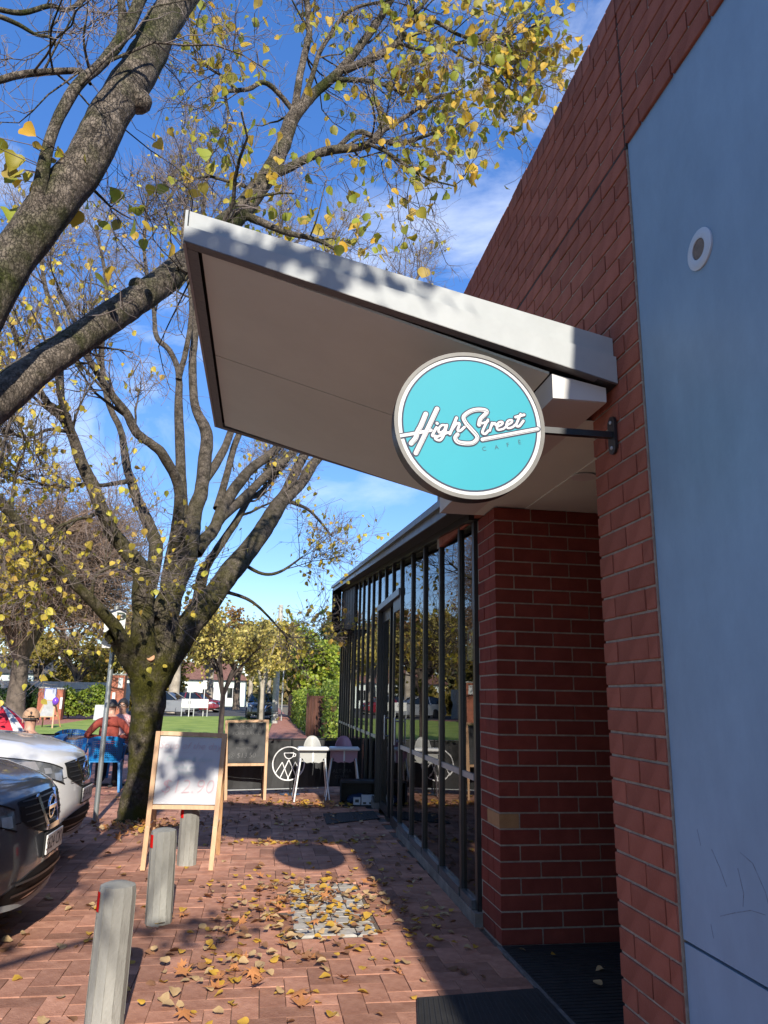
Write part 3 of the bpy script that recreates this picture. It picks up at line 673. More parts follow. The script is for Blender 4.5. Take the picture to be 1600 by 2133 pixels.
tag(sc_.build('scuff_mark', mat('scuff', (.10, .13, .17), (.17, .24, .32), scale=40, rough=.8), wall), kind='stuff')
bricks = []
def course(y0, y1, z, parity, hh=CO, m_=m_brick, bl=BL, dx=0.0):
    """bricks from the far end y1 back to y0"""
    y = y1; first_ = True
    while y > y0 + .03:
        l = bl / 2 if (first_ and parity) else bl
        a = max(y - l, y0)
        if y - a > .03:
            bricks.append((a + JT / 2, y - JT / 2, z + JT / 2, z + hh - JT / 2, m_, dx))
        y = a; first_ = False
k = 0
while Z0 + (k + 1) * CO < 4.02:
    z = Z0 + k * CO
    if z < 2.72: course(YPN, YC, z, k % 2)
    else:
        course(YPN, 6.5, z, k % 2)
    k += 1
zc = Z0 + k * CO
MB().box(W(XW + .004, YPN, zc - .004), W(XW + .03, 6.5, zc + .016)).build('control_joint', mat('dark_joint', (.02, .014, .011), (.05, .035, .028), scale=20, rough=1), wall)
MB().box(W(XW + .0045, YPN - .006, zc + .017), W(XW + .03, YPN + .006, 4.69)).build('control_joint', mat('dark_joint', (.02, .014, .011)), wall)
while zc + CO < 4.70 + .03:
    course(YPN + .004, 6.5, zc + .012, k % 2)
    course(-1.6, YPN - .004, zc + .012, k % 2)
    zc += CO; k += 1
y = 6.5
while y > -1.6:
    bricks.append((y - CO + .005, y - .005, 4.702, ZTOP + random.gauss(0, .002), m_brick_dark, -.004)); y -= CO
def visible(b):
    y, z = (b[0] + b[1]) / 2, (b[2] + b[3]) / 2
    return not (2.95 < y < 5.3 and 2.80 < z < 3.08) and y > 1.0 and not (y > 5.3 and z < 3.4)
bricks.sort(key=lambda b: (not visible(b), (b[0]) ** 2 + (b[2] - 1.5) ** 2))
def brick_mesh(dx, dy, dz, m_, cache={}):
    key = (round(dx, 3), round(dy, 3), round(dz, 3), m_.name)
    if key not in cache:
        cache[key] = MB().box((0, -dy / 2, -dz / 2), (dx, dy / 2, dz / 2), None, .003).mesh('brick', m_)
    return cache[key]
stuff = MB()
for n_, (a, b, z, z1, m_, dx) in enumerate(bricks):
    px = dx + random.gauss(0, .0012)
    if n_ < 300:
        o = link('brick', brick_mesh(.1, b - a, z1 - z, m_), wall, W(XW + px, (a + b) / 2, (z + z1) / 2))
        o.rotation_euler = (random.gauss(0, .003), random.gauss(0, .003), random.gauss(0, .003))
    else:
        stuff.box(W(XW + px, a, z), W(XW + px + .1, b, z1), None, .003)
tag(stuff.build('brick', m_brick, wall), kind='stuff')

# ------------------------------------------------------------------ brick pillar between the entry and the glazing
XP, YP = 1.546, 4.938
pil = thing('brick_pillar', 'dark red brick pier in shade between the entry recess and the glass shopfront', 'pillar', (XP, YP, 0))
MB().box((.007, .007, -.02), (1.6, .44, 2.785)).build('mortar', m_mortar, pil)
for k in range(29):
    z = k * CO + JT / 2; h = CO - JT
    par = k % 2
    m_ = m_brick_tan if k == 7 else m_brick_shaded
    cw = .1344 if par else BL                      # corner brick: header or stretcher on the front
    cd = BL if par else .1344
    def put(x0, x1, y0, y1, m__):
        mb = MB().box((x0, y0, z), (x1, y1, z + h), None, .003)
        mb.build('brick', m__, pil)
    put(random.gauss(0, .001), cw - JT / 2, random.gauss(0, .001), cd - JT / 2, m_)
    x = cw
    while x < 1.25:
        put(x + JT / 2, x + BL - JT / 2, random.gauss(0, .001), .11, m_brick_shaded); x += BL
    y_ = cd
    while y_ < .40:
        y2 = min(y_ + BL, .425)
        put(random.gauss(0, .001), .11, y_ + JT / 2, y2 - JT / 2, m_brick_shaded); y_ = y2

# entry recess: floor mat, back and ceiling
ent = thing('entry_lobby', 'dark entry recess behind the brick wall, with black door and pale ceiling', 'entrance', (2.4, 4.1, 0))
MB().box((-.62, -.85, 2.79), (1.2, 1.12, 2.81)).build('ceiling', m_soffit, ent)
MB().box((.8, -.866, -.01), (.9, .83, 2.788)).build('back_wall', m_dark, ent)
MB().box((.77, -.6, .02), (.797, .3, 2.2)).build('door', m_black, ent)
MB().lathe([(.03, 0), (.075, 0), (.075, .006), (.06, .012), (.03, .012)], 28, Matrix.Translation((-.56, -.02, 2.777))).build('downlight', m_white, ent, True)
emat = thing('entrance_mat', 'black rubber mat filling the entry recess floor', 'mat', (1.60, 3.25, 0))
MB().box((-.06, -.9, -.005), (1.58, 1.68, .006), None, .002).build('rubber_base', m_rubber, emat)
mbm = MB()
for i in range(62):
    mbm.box((-.05, -.88 + i * .041, .006), (1.57, -.865 + i * .041, .010))
tag(mbm.build('rib', m_rubber, emat), kind='stuff')
MB().box((-.085, -.9, -.005), (-.065, 1.68, .012)).build('edge_strip', mat('worn_strip', (.08, .075, .07), (.15, .14, .13), scale=20, rough=.9), emat)

def rubber_mat(name, label, pts, ribs):
    c = sum((Vector((*p, 0)) for p in pts), Vector()) / 4
    t_ = thing(name, label, 'mat', c)
    P_ = [Vector((*p, 0)) - c for p in pts]
    mb = MB(); mb.prism([(p.x, p.y) for p in P_], .010, Matrix.Translation((0, 0, .001)))
    mb.build('rubber_base', m_rubber, t_)
    mb = MB()
    for i in range(ribs):
        f = (i + .5) / ribs
        a = P_[0].lerp(P_[1], f).lerp(P_[3].lerp(P_[2], f), .03); b = P_[3].lerp(P_[2], f).lerp(P_[0].lerp(P_[1], f), .03)
        mb.bar(a + Vector((0, 0, .012)), b + Vector((0, 0, .012)), .010, .006)
    tag(mb.build('rib', m_rubber, t_), kind='stuff')
rubber_mat('door_mat', 'black ribbed mat lying on the pavers in front of the entry recess', [(.70, 3.35), (1.50, 3.35), (1.52, 4.235), (.86, 4.175)], 26)
rubber_mat('door_mat', 'dark grey mat on the shaded pavers by the glass door, beyond the round shadow', [(.85, 9.48), (1.54, 9.86), (1.56, 10.5), (.87, 10.28)], 18)

# ------------------------------------------------------------------ awning
AX0, AX1, AY0, AY1 = -.434, 1.512, 2.946, 5.28
awn = thing('awning', 'sloping steel awning with grey fascia and pale soffit over the footpath', 'awning', (AX1, AY0, 2.87))
def A(x, y, z): return (x - AX1, y - AY0, z - 2.87)
def zs(x): return 3.361 - .2765 * (x + .388)
def zprism(poly, y0, y1):
    """polygon in x,z extruded along y"""
    n = len(poly)
    vs_ = [A(x, y0, z) for x, z in poly] + [A(x, y1, z) for x, z in poly]
    return vs_, [tuple(range(n)), tuple(reversed(range(n, 2 * n)))] + [(i, i + n, (i + 1) % n + n, (i + 1) % n) for i in range(n)]
def zp(name, poly, y0, y1, m_):
    mb = MB(); mb.add(*zprism(poly, y0, y1)); bm_ = mb.build(name, m_, awn); return bm_
zp('fascia', [(AX0, 3.364), (AX1, 2.872), (AX1, 3.0), (AX0, 3.436)], AY0, AY0 + .012, m_steel)
zp('flashing', [(AX0 + .012, 3.430), (AX1, 2.994), (AX1, 3.104), (AX0 + .012, 3.524)], AY0 + .026, AY0 + .034, m_steel)
zp('flashing_ledge', [(AX0 + .012, 3.428), (AX1, 2.992), (AX1, 2.999), (AX0 + .012, 3.435)], AY0 + .012, AY0 + .026, m_steel)
zp('flange', [(AX0, 3.360), (AX1, 2.868), (AX1, 2.872), (AX0, 3.364)], AY0, AY0 + .052, m_steel_d)
zp('far_fascia', [(AX0, 3.364), (AX1, 2.872), (AX1, 2.99), (AX0, 3.436)], AY1 - .012, AY1, m_steel)
zp('far_flange', [(AX0, 3.360), (AX1, 2.868), (AX1, 2.872), (AX0, 3.364)], AY1 - .052, AY1, m_steel_d)
mb = MB(); mb.box(A(AX0 - .004, AY0 + .013, 3.355), A(AX0 + .008, AY1 - .013, 3.52)); mb.build('outer_fascia', m_steel, awn)
mb = MB(); mb.add(*zprism([(AX0 + .008, 3.357), (AX0 + .058, 3.344), (AX0 + .058, 3.349), (AX0 + .008, 3.362)], AY0 + .053, AY1 - .053)); mb.build('outer_flange', m_steel_d, awn)
zp('roof_sheet', [(AX0 + .02, 3.505), (AX1, 3.08), (AX1, 3.095), (AX0 + .02, 3.520)], AY0 + .036, AY1 - .014, m_steel)
zp('gap_liner', [(AX0 + .02, zs(AX0) + .03), (AX1, zs(AX1) + .03), (AX1, zs(AX1) + .035), (AX0 + .02, zs(AX0) + .035)], AY0 + .014, AY1 - .014, m_black_matt)
xs0, xs1 = AX0 + .072, 1.215
for ya, yb in ((AY0 + .066, 4.045), (4.054, AY1 - .066)):
    zp('soffit_panel', [(xs0, zs(xs0)), (xs1, zs(xs1)), (xs1, zs(xs1) + .012), (xs0, zs(xs0) + .012)], ya, yb, m_soffit)
zp('bulkhead', [(1.222, 2.795), (1.478, 2.795), (1.478, 2.868), (1.222, 2.916)], AY0 + .058, AY1 - .06, m_white_box)
zp('bulkhead_end', [(1.222, 2.797), (1.478, 2.797), (1.478, 2.866), (1.222, 2.914)], AY0 + .05, AY0 + .056, m_white_box)
zp('lobby_soffit', [(1.480, 2.797), (1.79, 2.797), (1.79, 2.80), (1.480, 2.80)], YC + .004, AY1 - .06, m_soffit)

# ------------------------------------------------------------------ glass shopfront
TH = .018
shop = thing('glass_shopfront', 'long dark glass shopfront with black mullions beside the footpath', 'shopfront', (1.525, 5.36, 0), -TH)
LEN = 11.75
def zh(y): return 2.772 + .0862 * y
ys = [.055] + [(q - 5.36) / math.cos(TH) for q in MULL]
ys[-1] = LEN
def yprism(name, x0, x1, pts, m_, parent=None):
    """polygon in y,z between x0 and x1"""
    n = len(pts); mb = MB()
    mb.add([(x0, y, z) for y, z in pts] + [(x1, y, z) for y, z in pts],
           [tuple(reversed(range(n))), tuple(range(n, 2 * n))] + [(i, (i + 1) % n, (i + 1) % n + n, i + n) for i in range(n)])
    return mb.build(name, m_, parent or shop)
m_plinth = mat('dirty_concrete', (.10, .085, .07), (.2, .175, .15), scale=6, rough=.9, bump=.3, bscale=100)
m_hood = mat('hood_black', (.005, .005, .006), rough=.5, spec=.2)
m_rail = mat('sky_lit_rail', (.30, .31, .32), (.36, .37, .38), scale=9, rough=.35, metal=.4)  # pale because reflected sky light is put into the transom colour
ZSILL, ZTR, ZDH = .10, .915, 2.66
D0, D1 = 5, 8                                       # door bays between these mullions
for i, y in enumerate(ys):
    in_door = D0 < i < D1
    w = .029
    z0 = (ZDH + .08 if in_door else .085)
    yprism('mullion', -.022 if i else -.002, .06, [(y - w, z0), (y + w, z0), (y + w, zh(y) + .01), (y - w, zh(y) + .01)], m_black)
for i in range(len(ys) - 1):
    a, b = ys[i] + .0295, ys[i + 1] - .0295
    door = D0 <= i < D1
    def pane(z0, z1a, z1b, x=.0):
        if z1a - z0 < .05: return
        yprism('pane', x, x + .008, [(a, z0), (b, z0), (b, z1b), (a, z1a)], m_glass)
    if door:
        pane(ZDH + .08, zh(a), zh(b))
    else:
        pane(ZTR + .042, zh(a), zh(b)); pane(ZSILL + .04, ZTR, ZTR)
        yprism('transom', -.010, .05, [(a, ZTR), (b, ZTR), (b, ZTR + .042), (a, ZTR + .042)], m_rail)
        yprism('sill', -.03, .06, [(a, ZSILL - .015), (b, ZSILL - .015), (b, ZSILL + .04), (a, ZSILL + .04)], m_gutter if i < 5 else m_black)
yd0, yd1 = ys[D0] + .026, ys[D1] - .026
yprism('door_header', -.04, .06, [(yd0, ZDH), (yd1, ZDH), (yd1, ZDH + .08), (yd0, ZDH + .08)], m_gutter)
def leaf_door(a, b, x):
    f = MB()
    f.box((x, a, .02), (x + .04, a + .06, ZDH - .01)); f.box((x, b - .06, .02), (x + .04, b, ZDH - .01))
    f.box((x, a + .06, .02), (x + .04, b - .06, .12)); f.box((x, a + .06, ZDH - .16), (x + .04, b - .06, ZDH - .01))
    d_ = f.build('door', m_black, shop)
    yprism('door_pane', x + .014, x + .022, [(a + .06, .12), (b - .06, .12), (b - .06, ZDH - .16), (a + .06, ZDH - .16)], m_glass, d_)
    h = MB(); h.tube([(x - .05, a + .03, .95), (x - .05, a + .03, 1.25)], .012, 8); h.tube([(x, a + .03, .99), (x - .05, a + .03, .99)], .01, 8); h.tube([(x, a + .03, 1.21), (x - .05, a + .03, 1.21)], .01, 8)
    h.build('handle', mat('brushed_handle', (.5, .5, .5), rough=.3, metal=.9), d_)
leaf_door(ys[D0] + .028, ys[D0 + 1], -.008)
leaf_door(ys[D0 + 2] - .1, ys[D0 + 3] - .028, .044)
yprism('plinth', -.034, .05, [(-.02, 0), (yd0, 0), (yd0, .083), (-.02, .083)], m_plinth)
yprism('plinth', -.034, .05, [(yd1, 0), (LEN, 0), (LEN, .083), (yd1, .083)], m_plinth)
yprism('head_beam', -.05, .09, [(-.02, zh(0) + .012), (LEN, zh(LEN) + .012), (LEN, zh(LEN) + .09), (-.02, zh(0) + .09)], m_black)
yprism('eave_soffit', -.235, -.052, [(-.06, zh(0) + .055), (LEN, zh(LEN) + .055), (LEN, zh(LEN) + .065), (-.06, zh(0) + .065)], m_black_matt)
yprism('eave_fascia', -.238, -.226, [(-.08, zh(0) + .03), (LEN + .1, zh(LEN) + .03), (LEN + .1, zh(LEN) + .115), (-.08, zh(0) + .115)], m_gutter)
yprism('gutter', -.275, -.24, [(-.08, zh(0) + .10), (LEN + .12, zh(LEN) + .10), (LEN + .12, zh(LEN) + .155), (-.08, zh(0) + .155)], m_gutter)
yprism('roof', -.22, 6.5, [(-.02, zh(0) + .12), (LEN + .1, zh(LEN) + .12), (LEN + .1, zh(LEN) + .17), (-.02, zh(0) + .17)], m_gutter)
# dark hood at the far end
yprism('hood_fin', -.25, -.04, [(LEN - .05, 2.68), (LEN, 2.68), (LEN, zh(LEN) + .05), (LEN - .05, zh(LEN) + .05)], m_hood)
yprism('hood_base', -.25, -.04, [(ys[13], 2.66), (LEN - .052, 2.66), (LEN - .052, 2.70), (ys[13], 2.70)], m_hood)
for i in range(14, len(ys)):
    yprism('hood_blind', -.034, -.026, [(ys[i - 1] + .03, 2.71), (ys[i] - .03, 2.71), (ys[i] - .03, zh(ys[i]) - .02), (ys[i - 1] + .03, zh(ys[i - 1]) - .02)], m_hood)
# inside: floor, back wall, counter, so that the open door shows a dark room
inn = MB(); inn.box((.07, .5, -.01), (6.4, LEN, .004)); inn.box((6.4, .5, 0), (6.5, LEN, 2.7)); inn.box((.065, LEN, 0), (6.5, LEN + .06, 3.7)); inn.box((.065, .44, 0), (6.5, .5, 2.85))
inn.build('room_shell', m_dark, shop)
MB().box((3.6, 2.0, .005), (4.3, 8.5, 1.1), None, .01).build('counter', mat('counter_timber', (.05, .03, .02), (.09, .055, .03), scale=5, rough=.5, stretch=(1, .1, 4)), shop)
# notice sticker in the first pane
st = MB(); st.box((.003, .115, 1.755), (.010, .265, 1.985)); s_o = st.build('window_notice', m_white, shop)
MB().lathe([(.040, 0), (.052, 0), (.052, .001), (.040, .001)], 24, Matrix.Translation((.0025, .19, 1.915)) @ Matrix.Rotation(-math.pi / 2, 4, 'Y'), True).build('red_ring', mat('red_print', (.55, .02, .02)), s_o)
mb = MB()
for i, wd in enumerate((.10, .07, .09, .05)):
    mb.box((.0015, .19 - wd / 2, 1.845 - i * .022), (.0028, .19 + wd / 2, 1.853 - i * .022))
mb.build('print_line', mat('grey_print', (.15, .15, .15)), s_o)

# ------------------------------------------------------------------ round projecting sign
SX, SY, SZ, SR = .832, 3.012, 2.632, .335
sign = thing('hanging_sign', 'round turquoise cafe sign with white script lettering, on a black bracket', 'sign', (SX, SY, SZ))
MY = Matrix.Rotation(math.pi / 2, 4, 'X')           # local +z of the lathe points at -y
def disc(name, r_in, r_out, y, th, m_, par=sign):
    mb = MB()
    prof = [(max(r_in, .0005), 0), (r_out, 0), (r_out, th), (max(r_in, .0005), th)]
    mb.lathe(prof, 72, Matrix.Translation((0, y, 0)) @ MY, r_in > .001)
    return mb.build(name, m_, par, 30)
m_turq = mat('turquoise_print', (.016, .255, .315), (.018, .27, .33), scale=2, rough=.55, spec=.25)
m_navy = mat('slate_print', (.035, .045, .075), rough=.6, spec=.2)
m_sw = mat('white_print', (.50, .50, .50), (.53, .53, .53), rough=.6, spec=.2)
disc('case', 0, SR, .035, .07, m_black)
disc('rim', SR - .016, SR + .001, -.034, .010, mat('aluminium_rim', (.12, .115, .105), (.17, .165, .15), rough=.5, spec=.3))
face = disc('face_panel', 0, SR - .014, -.0355, .003, m_sw)
disc('dark_ring', .296, .303, -.0390, .0008, m_navy)
disc('turquoise_field', 0, .297, -.0388, .0006, m_turq)
def cr_pts(ps, k=6):
    q = [(p[0], p[1], 0, 0) for p in ps]
    return [(a[0], a[1]) for a in smooth_path(q, k)] if len(ps) > 2 else ps
def stroke(mb, ps, w, y, rnd=True):
    """flat ribbon with round caps in the x,z plane at depth y"""
    P_ = [Vector(p) for p in ps]; n = len(P_); vs_ = []
    for i in range(n):
        t_ = (P_[min(i + 1, n - 1)] - P_[max(i - 1, 0)]).normalized(); nn = Vector((-t_.y, t_.x)) * w / 2
        yy = y - .00005 * i / n
        vs_ += [(P_[i].x + nn.x, yy, P_[i].y + nn.y), (P_[i].x - nn.x, yy, P_[i].y - nn.y)]
    fs_ = [(2 * i, 2 * i + 1, 2 * i + 3, 2 * i + 2) for i in range(n - 1)]
    mb.add(vs_, fs_)
    if rnd:
        for j, c in ((1, P_[0]), (2, P_[-1])):
            mb.add([(c.x + w / 2 * math.cos(a * math.pi / 8), y - .00006 - .00002 * j, c.y + w / 2 * math.sin(a * math.pi / 8)) for a in range(16)], [tuple(reversed(range(16)))])
ol, wh, inr = MB(), MB(), MB()
for i, (w, ps) in enumerate(LOGO):
    ps = cr_pts(ps)
    stroke(ol, ps, w + .011, -.0400 - i * .0001)
    stroke(wh, ps, w, -.0422 - i * .0001)
    if i in (0, 1, 3, 10): stroke(inr, [(x + w * .26, z - w * .18) for x, z in ps], .0013, -.0446 - i * .00002, False)
ol.build('lettering_outline', m_navy, face); wh.build('lettering', m_sw, face); inr.build('lettering_shade', m_navy, face)
def text_mesh(body, size, m_, thick=0.0, shear=0.0, spacing=1.0, align='CENTER', thin=0.0):
    c = bpy.data.curves.new('text', 'FONT'); c.body = body; c.size = size; c.extrude = thick; c.shear = shear
    c.space_character = spacing; c.align_x = align; c.align_y = 'CENTER'; c.resolution_u = 3; c.offset = thin * size
    o = bpy.data.objects.new('text', c); COL.objects.link(o)
    dg = bpy.context.evaluated_depsgraph_get()
    me = bpy.data.meshes.new_from_object(o.evaluated_get(dg))
    bpy.data.objects.remove(o); bpy.data.curves.remove(c)
    me.materials.clear(); me.materials.append(m_)
    return me
for ch, (x, z) in zip('CAFÉ', CAFE):
    o = link('letter', text_mesh(ch, CAFEH * 1.55, mat('teal_print', (.004, .05, .075))), face, (x, -.0402, z - .004))
    o.rotation_euler = (math.pi / 2, math.radians(-10), 0)
br = MB(); br.bar((SR - .005, 0, .012), (XW - SX - .015, 0, .012), .028, .028, ch=.003)
br.build('bracket_arm', m_black, sign)
fl = MB()
pts_ = [(.034 * math.cos(a), .055 * (1 if math.sin(a) > 0 else -1) + .034 * math.sin(a)) for a in [math.pi * 2 * i / 24 for i in range(24)]]
fl.prism(pts_, .012, Matrix.Translation((XW - SX - .004, 0, .012)) @ Matrix.Rotation(-math.pi / 2, 4, 'Y') @ Matrix.Rotation(math.pi / 2, 4, 'Z'))
fo = fl.build('bracket_plate', m_black, sign)
for dz in (-.06, .06):
    MB().ellipsoid((XW - SX - .018, 0, .012 + dz), (.006, .009, .009), 10, 6).build('bolt', m_steel, fo, True)

# ------------------------------------------------------------------ trees
m_bark1 = bark_mat('mossy_bark', (.05, .04, .03), (.20, .165, .13), (.035, .04, .008), .66, 16.0)
m_bark2 = bark_mat('mossy_trunk_bark', (.035, .028, .022), (.145, .118, .094), (.06, .056, .008), .95, 12.0, (1.6, 4.6, .12))
m_twig = mat('twig_bark', (.10, .078, .066), (.23, .185, .165), scale=3, rough=.85)
m_twig_far = mat('far_twig_bark', (.16, .105, .075), (.27, .185, .135), scale=2, rough=.9)
m_bark_far = mat('far_bark', (.05, .04, .03), (.14, .11, .085), scale=3, rough=.95, bump=.6, bscale=20)
m_bark_dk = mat('dark_far_bark', (.03, .022, .018), (.07, .052, .042), scale=6, rough=.95)
m_bark_pale = mat('pale_far_bark', (.2, .17, .13), (.38, .33, .26), scale=2, rough=.95, bump=.6, bscale=16)
YEL = [(.42, .24, .02), (.26, .24, .025), (.15, .18, .02), (.44, .27, .03), (.19, .2, .02), (.22, .25, .03), (.52, .33, .05), (.28, .2, .04), (.16, .17, .025)]
m_leaf1 = mat('lime_leaf', (.3, .25, .03), ramp=[tuple(min(.8, 1.4 * v) for v in c) for c in YEL], rough=.55, translucent=.45, spec=.4)
m_leaf2 = mat('small_yellow_leaf', (.3, .22, .03), ramp=[(.55, .40, .045), (.34, .27, .04), (.66, .50, .07), (.40, .36, .04), (.45, .28, .06), (.72, .55, .09), (.5, .48, .06)], rough=.55, translucent=.4, spec=.4)
m_leafy = mat('pale_yellow_leaf', (.3, .22, .03), ramp=[(.66, .52, .13), (.46, .39, .08), (.76, .62, .2), (.34, .3, .06), (.7, .54, .12)], rough=.6, translucent=.4)
m_leafg = mat('bright_green_leaf', (.1, .2, .02), ramp=[(.17, .23, .015), (.29, .36, .03), (.09, .15, .012), (.38, .42, .05), (.24, .31, .02)], rough=.5, translucent=.35)
m_leafd = mat('dark_green_leaf', (.03, .07, .012), ramp=[(.025, .06, .012), (.05, .10, .015), (.03, .075, .012), (.07, .12, .02)], rough=.5, translucent=.25)
m_leafh = mat('hedge_leaf', (.1, .16, .02), ramp=[(.14, .22, .02), (.25, .32, .04), (.09, .15, .015), (.32, .34, .05)], rough=.5, translucent=.3)
m_leafo = mat('orange_leaf', (.3, .12, .02), ramp=[(.28, .13, .035), (.18, .1, .035), (.38, .19, .05), (.13, .1, .03), (.3, .2, .05)], rough=.6, translucent=.35)
m_leafa = mat('olive_gold_leaf', (.3, .12, .02), ramp=[(.26, .2, .03), (.18, .16, .03), (.36, .27, .05), (.13, .13, .02), (.3, .2, .03)], rough=.6, translucent=.35)

def limbs_to_mesh(name, limbs, m_, parent, n=14, bump=.03):
    acc = NP(); K = 12; PP = []; RR = []
    for lm in limbs:
        p = smooth_path(lm, 6)
        g = np.random.default_rng(len(acc.V) + 3)
        nz = g.normal(size=len(p) + 4); nz = np.convolve(nz, np.ones(5) / 5, 'valid') * 2.2
        rr = p[:, 3] * (1 + bump * nz)
        cz = g.normal(size=(len(p) + 4, 3)); cz = np.stack([np.convolve(cz[:, i], np.ones(5) / 5, 'valid') for i in range(3)], -1) * 2.2
        cen = p[:, :3] + cz * rr[:, None] * .06
        tubes(acc, cen[None], rr[None], n)
        s_ = np.concatenate([[0], np.cumsum(np.linalg.norm(np.diff(cen, axis=0), axis=1))])
        q = np.linspace(0, s_[-1], K)
        PP.append(np.stack([np.interp(q, s_, cen[:, i]) for i in range(3)], -1)); RR.append(np.interp(q, s_, rr))
    o = acc.build(name, m_, parent)
    return o, np.array(PP), np.array(RR)
def leaf_meshes(m_, n=8, V=LEAF_V, T=LEAF_T):
    out = []
    for i in range(n):
        v = V.copy(); v[:, 2] *= random.uniform(.3, 2.4); v[:, 0] *= random.uniform(.8, 1.15)
        v[:, 2] += random.uniform(-.12, .12) * v[:, 1] ** 2
        me = bpy.data.meshes.new('leaf'); me.from_pydata(v.tolist(), [], T.tolist()); me.materials.append(m_)
        me.polygons.foreach_set('use_smooth', [True] * len(me.polygons)); me.update(); out.append(me)
    return out
def place_leaves(parent, C, size, m_, g, hang, single=300, near=(0, 0, 1.5)):
    """the largest-looking leaves one by one, the others joined into one part"""
    d = np.linalg.norm(C - np.array(near), axis=1) / size
    order = np.argsort(d); C = C[order]; size = size[order]
    Rm = rots(g, len(C), hang)
    var = leaf_meshes(m_)
    for i in range(min(single, len(C))):
        o = link('leaf', var[i % len(var)], parent)
        M_ = np.eye(4); M_[:3, :3] = Rm[i] * size[i]; M_[:3, 3] = C[i]
        o.matrix_local = Matrix(M_.tolist())
    if len(C) > single:
        acc = NP(); leaves(acc, C[single:], size[single:], g, Rm=Rm[single:])
        tag(acc.build('foliage', m_, parent), kind='stuff')

# --- the tree on the left whose limbs cross the picture overhead
g1 = np.random.default_rng(11)
t1 = thing('overhead_tree', 'mossy limbs and yellow-green leaves of the tree arching overhead at upper left, over the awning', 'tree', (0, 0, 0))
T1_ALL = [[(-1.74, 2.2, -.05, .34), (-1.70, 2.25, .25, .27), (-1.62, 2.36, 1.0, .235), (-1.5, 2.52, 1.6, .25), (-1.36, 2.70, 2.05, .20), (-1.26, 2.835, 2.39, .147)],
          [(-1.5, 2.52, 1.55, .2), (-1.40, 2.70, 1.95, .15), (-1.256, 2.943, 2.316, .112)]] + T1
_, P1, R1_ = limbs_to_mesh('trunk', T1_ALL, m_bark1, t1, 16)
for l_, k_, s_, ox in ((T1[0], 6, .075, (.06, -.03, -.09)), (T1[0], 2, .06, (-.02, -.08, -.06)), (T1[6], 1, .07, (.03, -.05, -.09)), (T1[6], 6, .05, (-.03, -.06, .02))):
    p_ = l_[k_]; kn_ = MB().ellipsoid((p_[0] + ox[0], p_[1] + ox[1], p_[2] + ox[2]), (s_, s_ * .8, s_ * .85), 12, 8); kn_.build('knot', m_bark1, t1, True)
wt = np.array([0, 0, .25, .5, .8, 1, 1, 1, .8, .2, 2.0, 1.3, 1.8, 1.5, 1.0, 2.0, 2.0, 1.8, 1.2, 1.4, 1.6, 1.5, .6] + [1.0] * 9)[:len(P1)]; wt = wt / wt.sum()
acc = NP()
b1, rb1 = grow(P1, R1_, 190, (.35, 1.1), (25, 75), K=7, wob=.28, up=.02, t0=.35, weight=wt, seed=1, rmin=.004, rfrac=.35)
limb_acc = NP(); tubes(limb_acc, b1, rb1, 7); tag(limb_acc.build('branches', m_bark1, t1), kind='stuff')
b2, rb2 = grow(b1, rb1, 900, (.18, .6), (25, 75), K=6, wob=.34, up=-.02, t0=.2, seed=2, rmin=.0026)
tubes(acc, b2, rb2, 4)
b3, rb3 = grow(b2, rb2, 4200, (.08, .32), (25, 70), K=4, wob=.35, up=-.03, t0=.15, seed=3, rmin=.0018)
tubes(acc, b3, rb3, 3)
tag(acc.build('twigs', m_twig, t1), kind='stuff')
cand = np.concatenate([b3[:, 1:].reshape(-1, 3), b2[:, 2:].reshape(-1, 3)])
w_ = np.full(len(cand), .02)
for x, y, z, rad, k_ in CLUST:
    w_ += k_ * np.exp(-((cand - np.array([x, y, z])) ** 2).sum(1) / (2 * (rad * .75) ** 2))
pick = g1.choice(len(cand), 780, replace=False, p=w_ / w_.sum())
extra = []
for x, y, z, rad, k_ in CLUST:
    nn_ = int(k_ * 9.5 * min(1, rad / .35))
    extra.append(np.array([x, y, z]) + g1.normal(size=(nn_, 3)) * rad * .52)
    # twigs that carry these leaves
extra = np.concatenate(extra)
tw = NP()
near_ = cand[np.argmin(((extra[:, None] - cand[None, ::3]) ** 2).sum(-1), 1) * 3]
mid = (near_ + extra) / 2 + g1.normal(size=extra.shape) * .03
Pk = np.stack([near_, mid, extra], 1)
ok_ = np.linalg.norm(near_ - extra, axis=1) < .7
tubes(tw, Pk[ok_], np.full((ok_.sum(), 3), .0022), 3)
tag(tw.build('leaf_stalks', m_twig, t1), kind='stuff')
C1 = np.concatenate([cand[pick], extra[ok_]])
place_leaves(t1, C1, g1.uniform(.046, .094, len(C1)), m_leaf1, g1, .62)

# --- the many-limbed street tree standing by the cars
g2 = np.random.default_rng(21)
t2 = thing('street_tree', 'mossy many-limbed street tree with sparse yellow leaves, standing on the paving beside the white car', 'tree', (-1.40, 9.9, 0))
off = np.array([-1.40, 9.9, 0, 0])
_, P2, R2_ = limbs_to_mesh('trunk', [(np.array(l) - off).tolist() for l in T2], m_bark2, t2, 16)
acc = NP()
wt = np.array([0, 0] + [1.0] * (len(P2) - 2)); wt[2] = .8; wt[19:24] = .25; wt = wt / wt.sum()
b1, rb1 = grow(P2, R2_, 270, (.6, 2.3), (15, 60), K=8, wob=.13, up=.14, t0=.56, weight=wt, seed=4, rmin=.006, rfrac=.42)
limb_acc = NP(); tubes(limb_acc, b1, rb1, 7); tag(limb_acc.build('branches', m_bark2, t2), kind='stuff')
b2, rb2 = grow(b1, rb1, 2600, (.3, 1.1), (18, 65), K=6, wob=.22, up=.06, t0=.15, seed=5, rmin=.004)
tubes(acc, b2, rb2, 4)
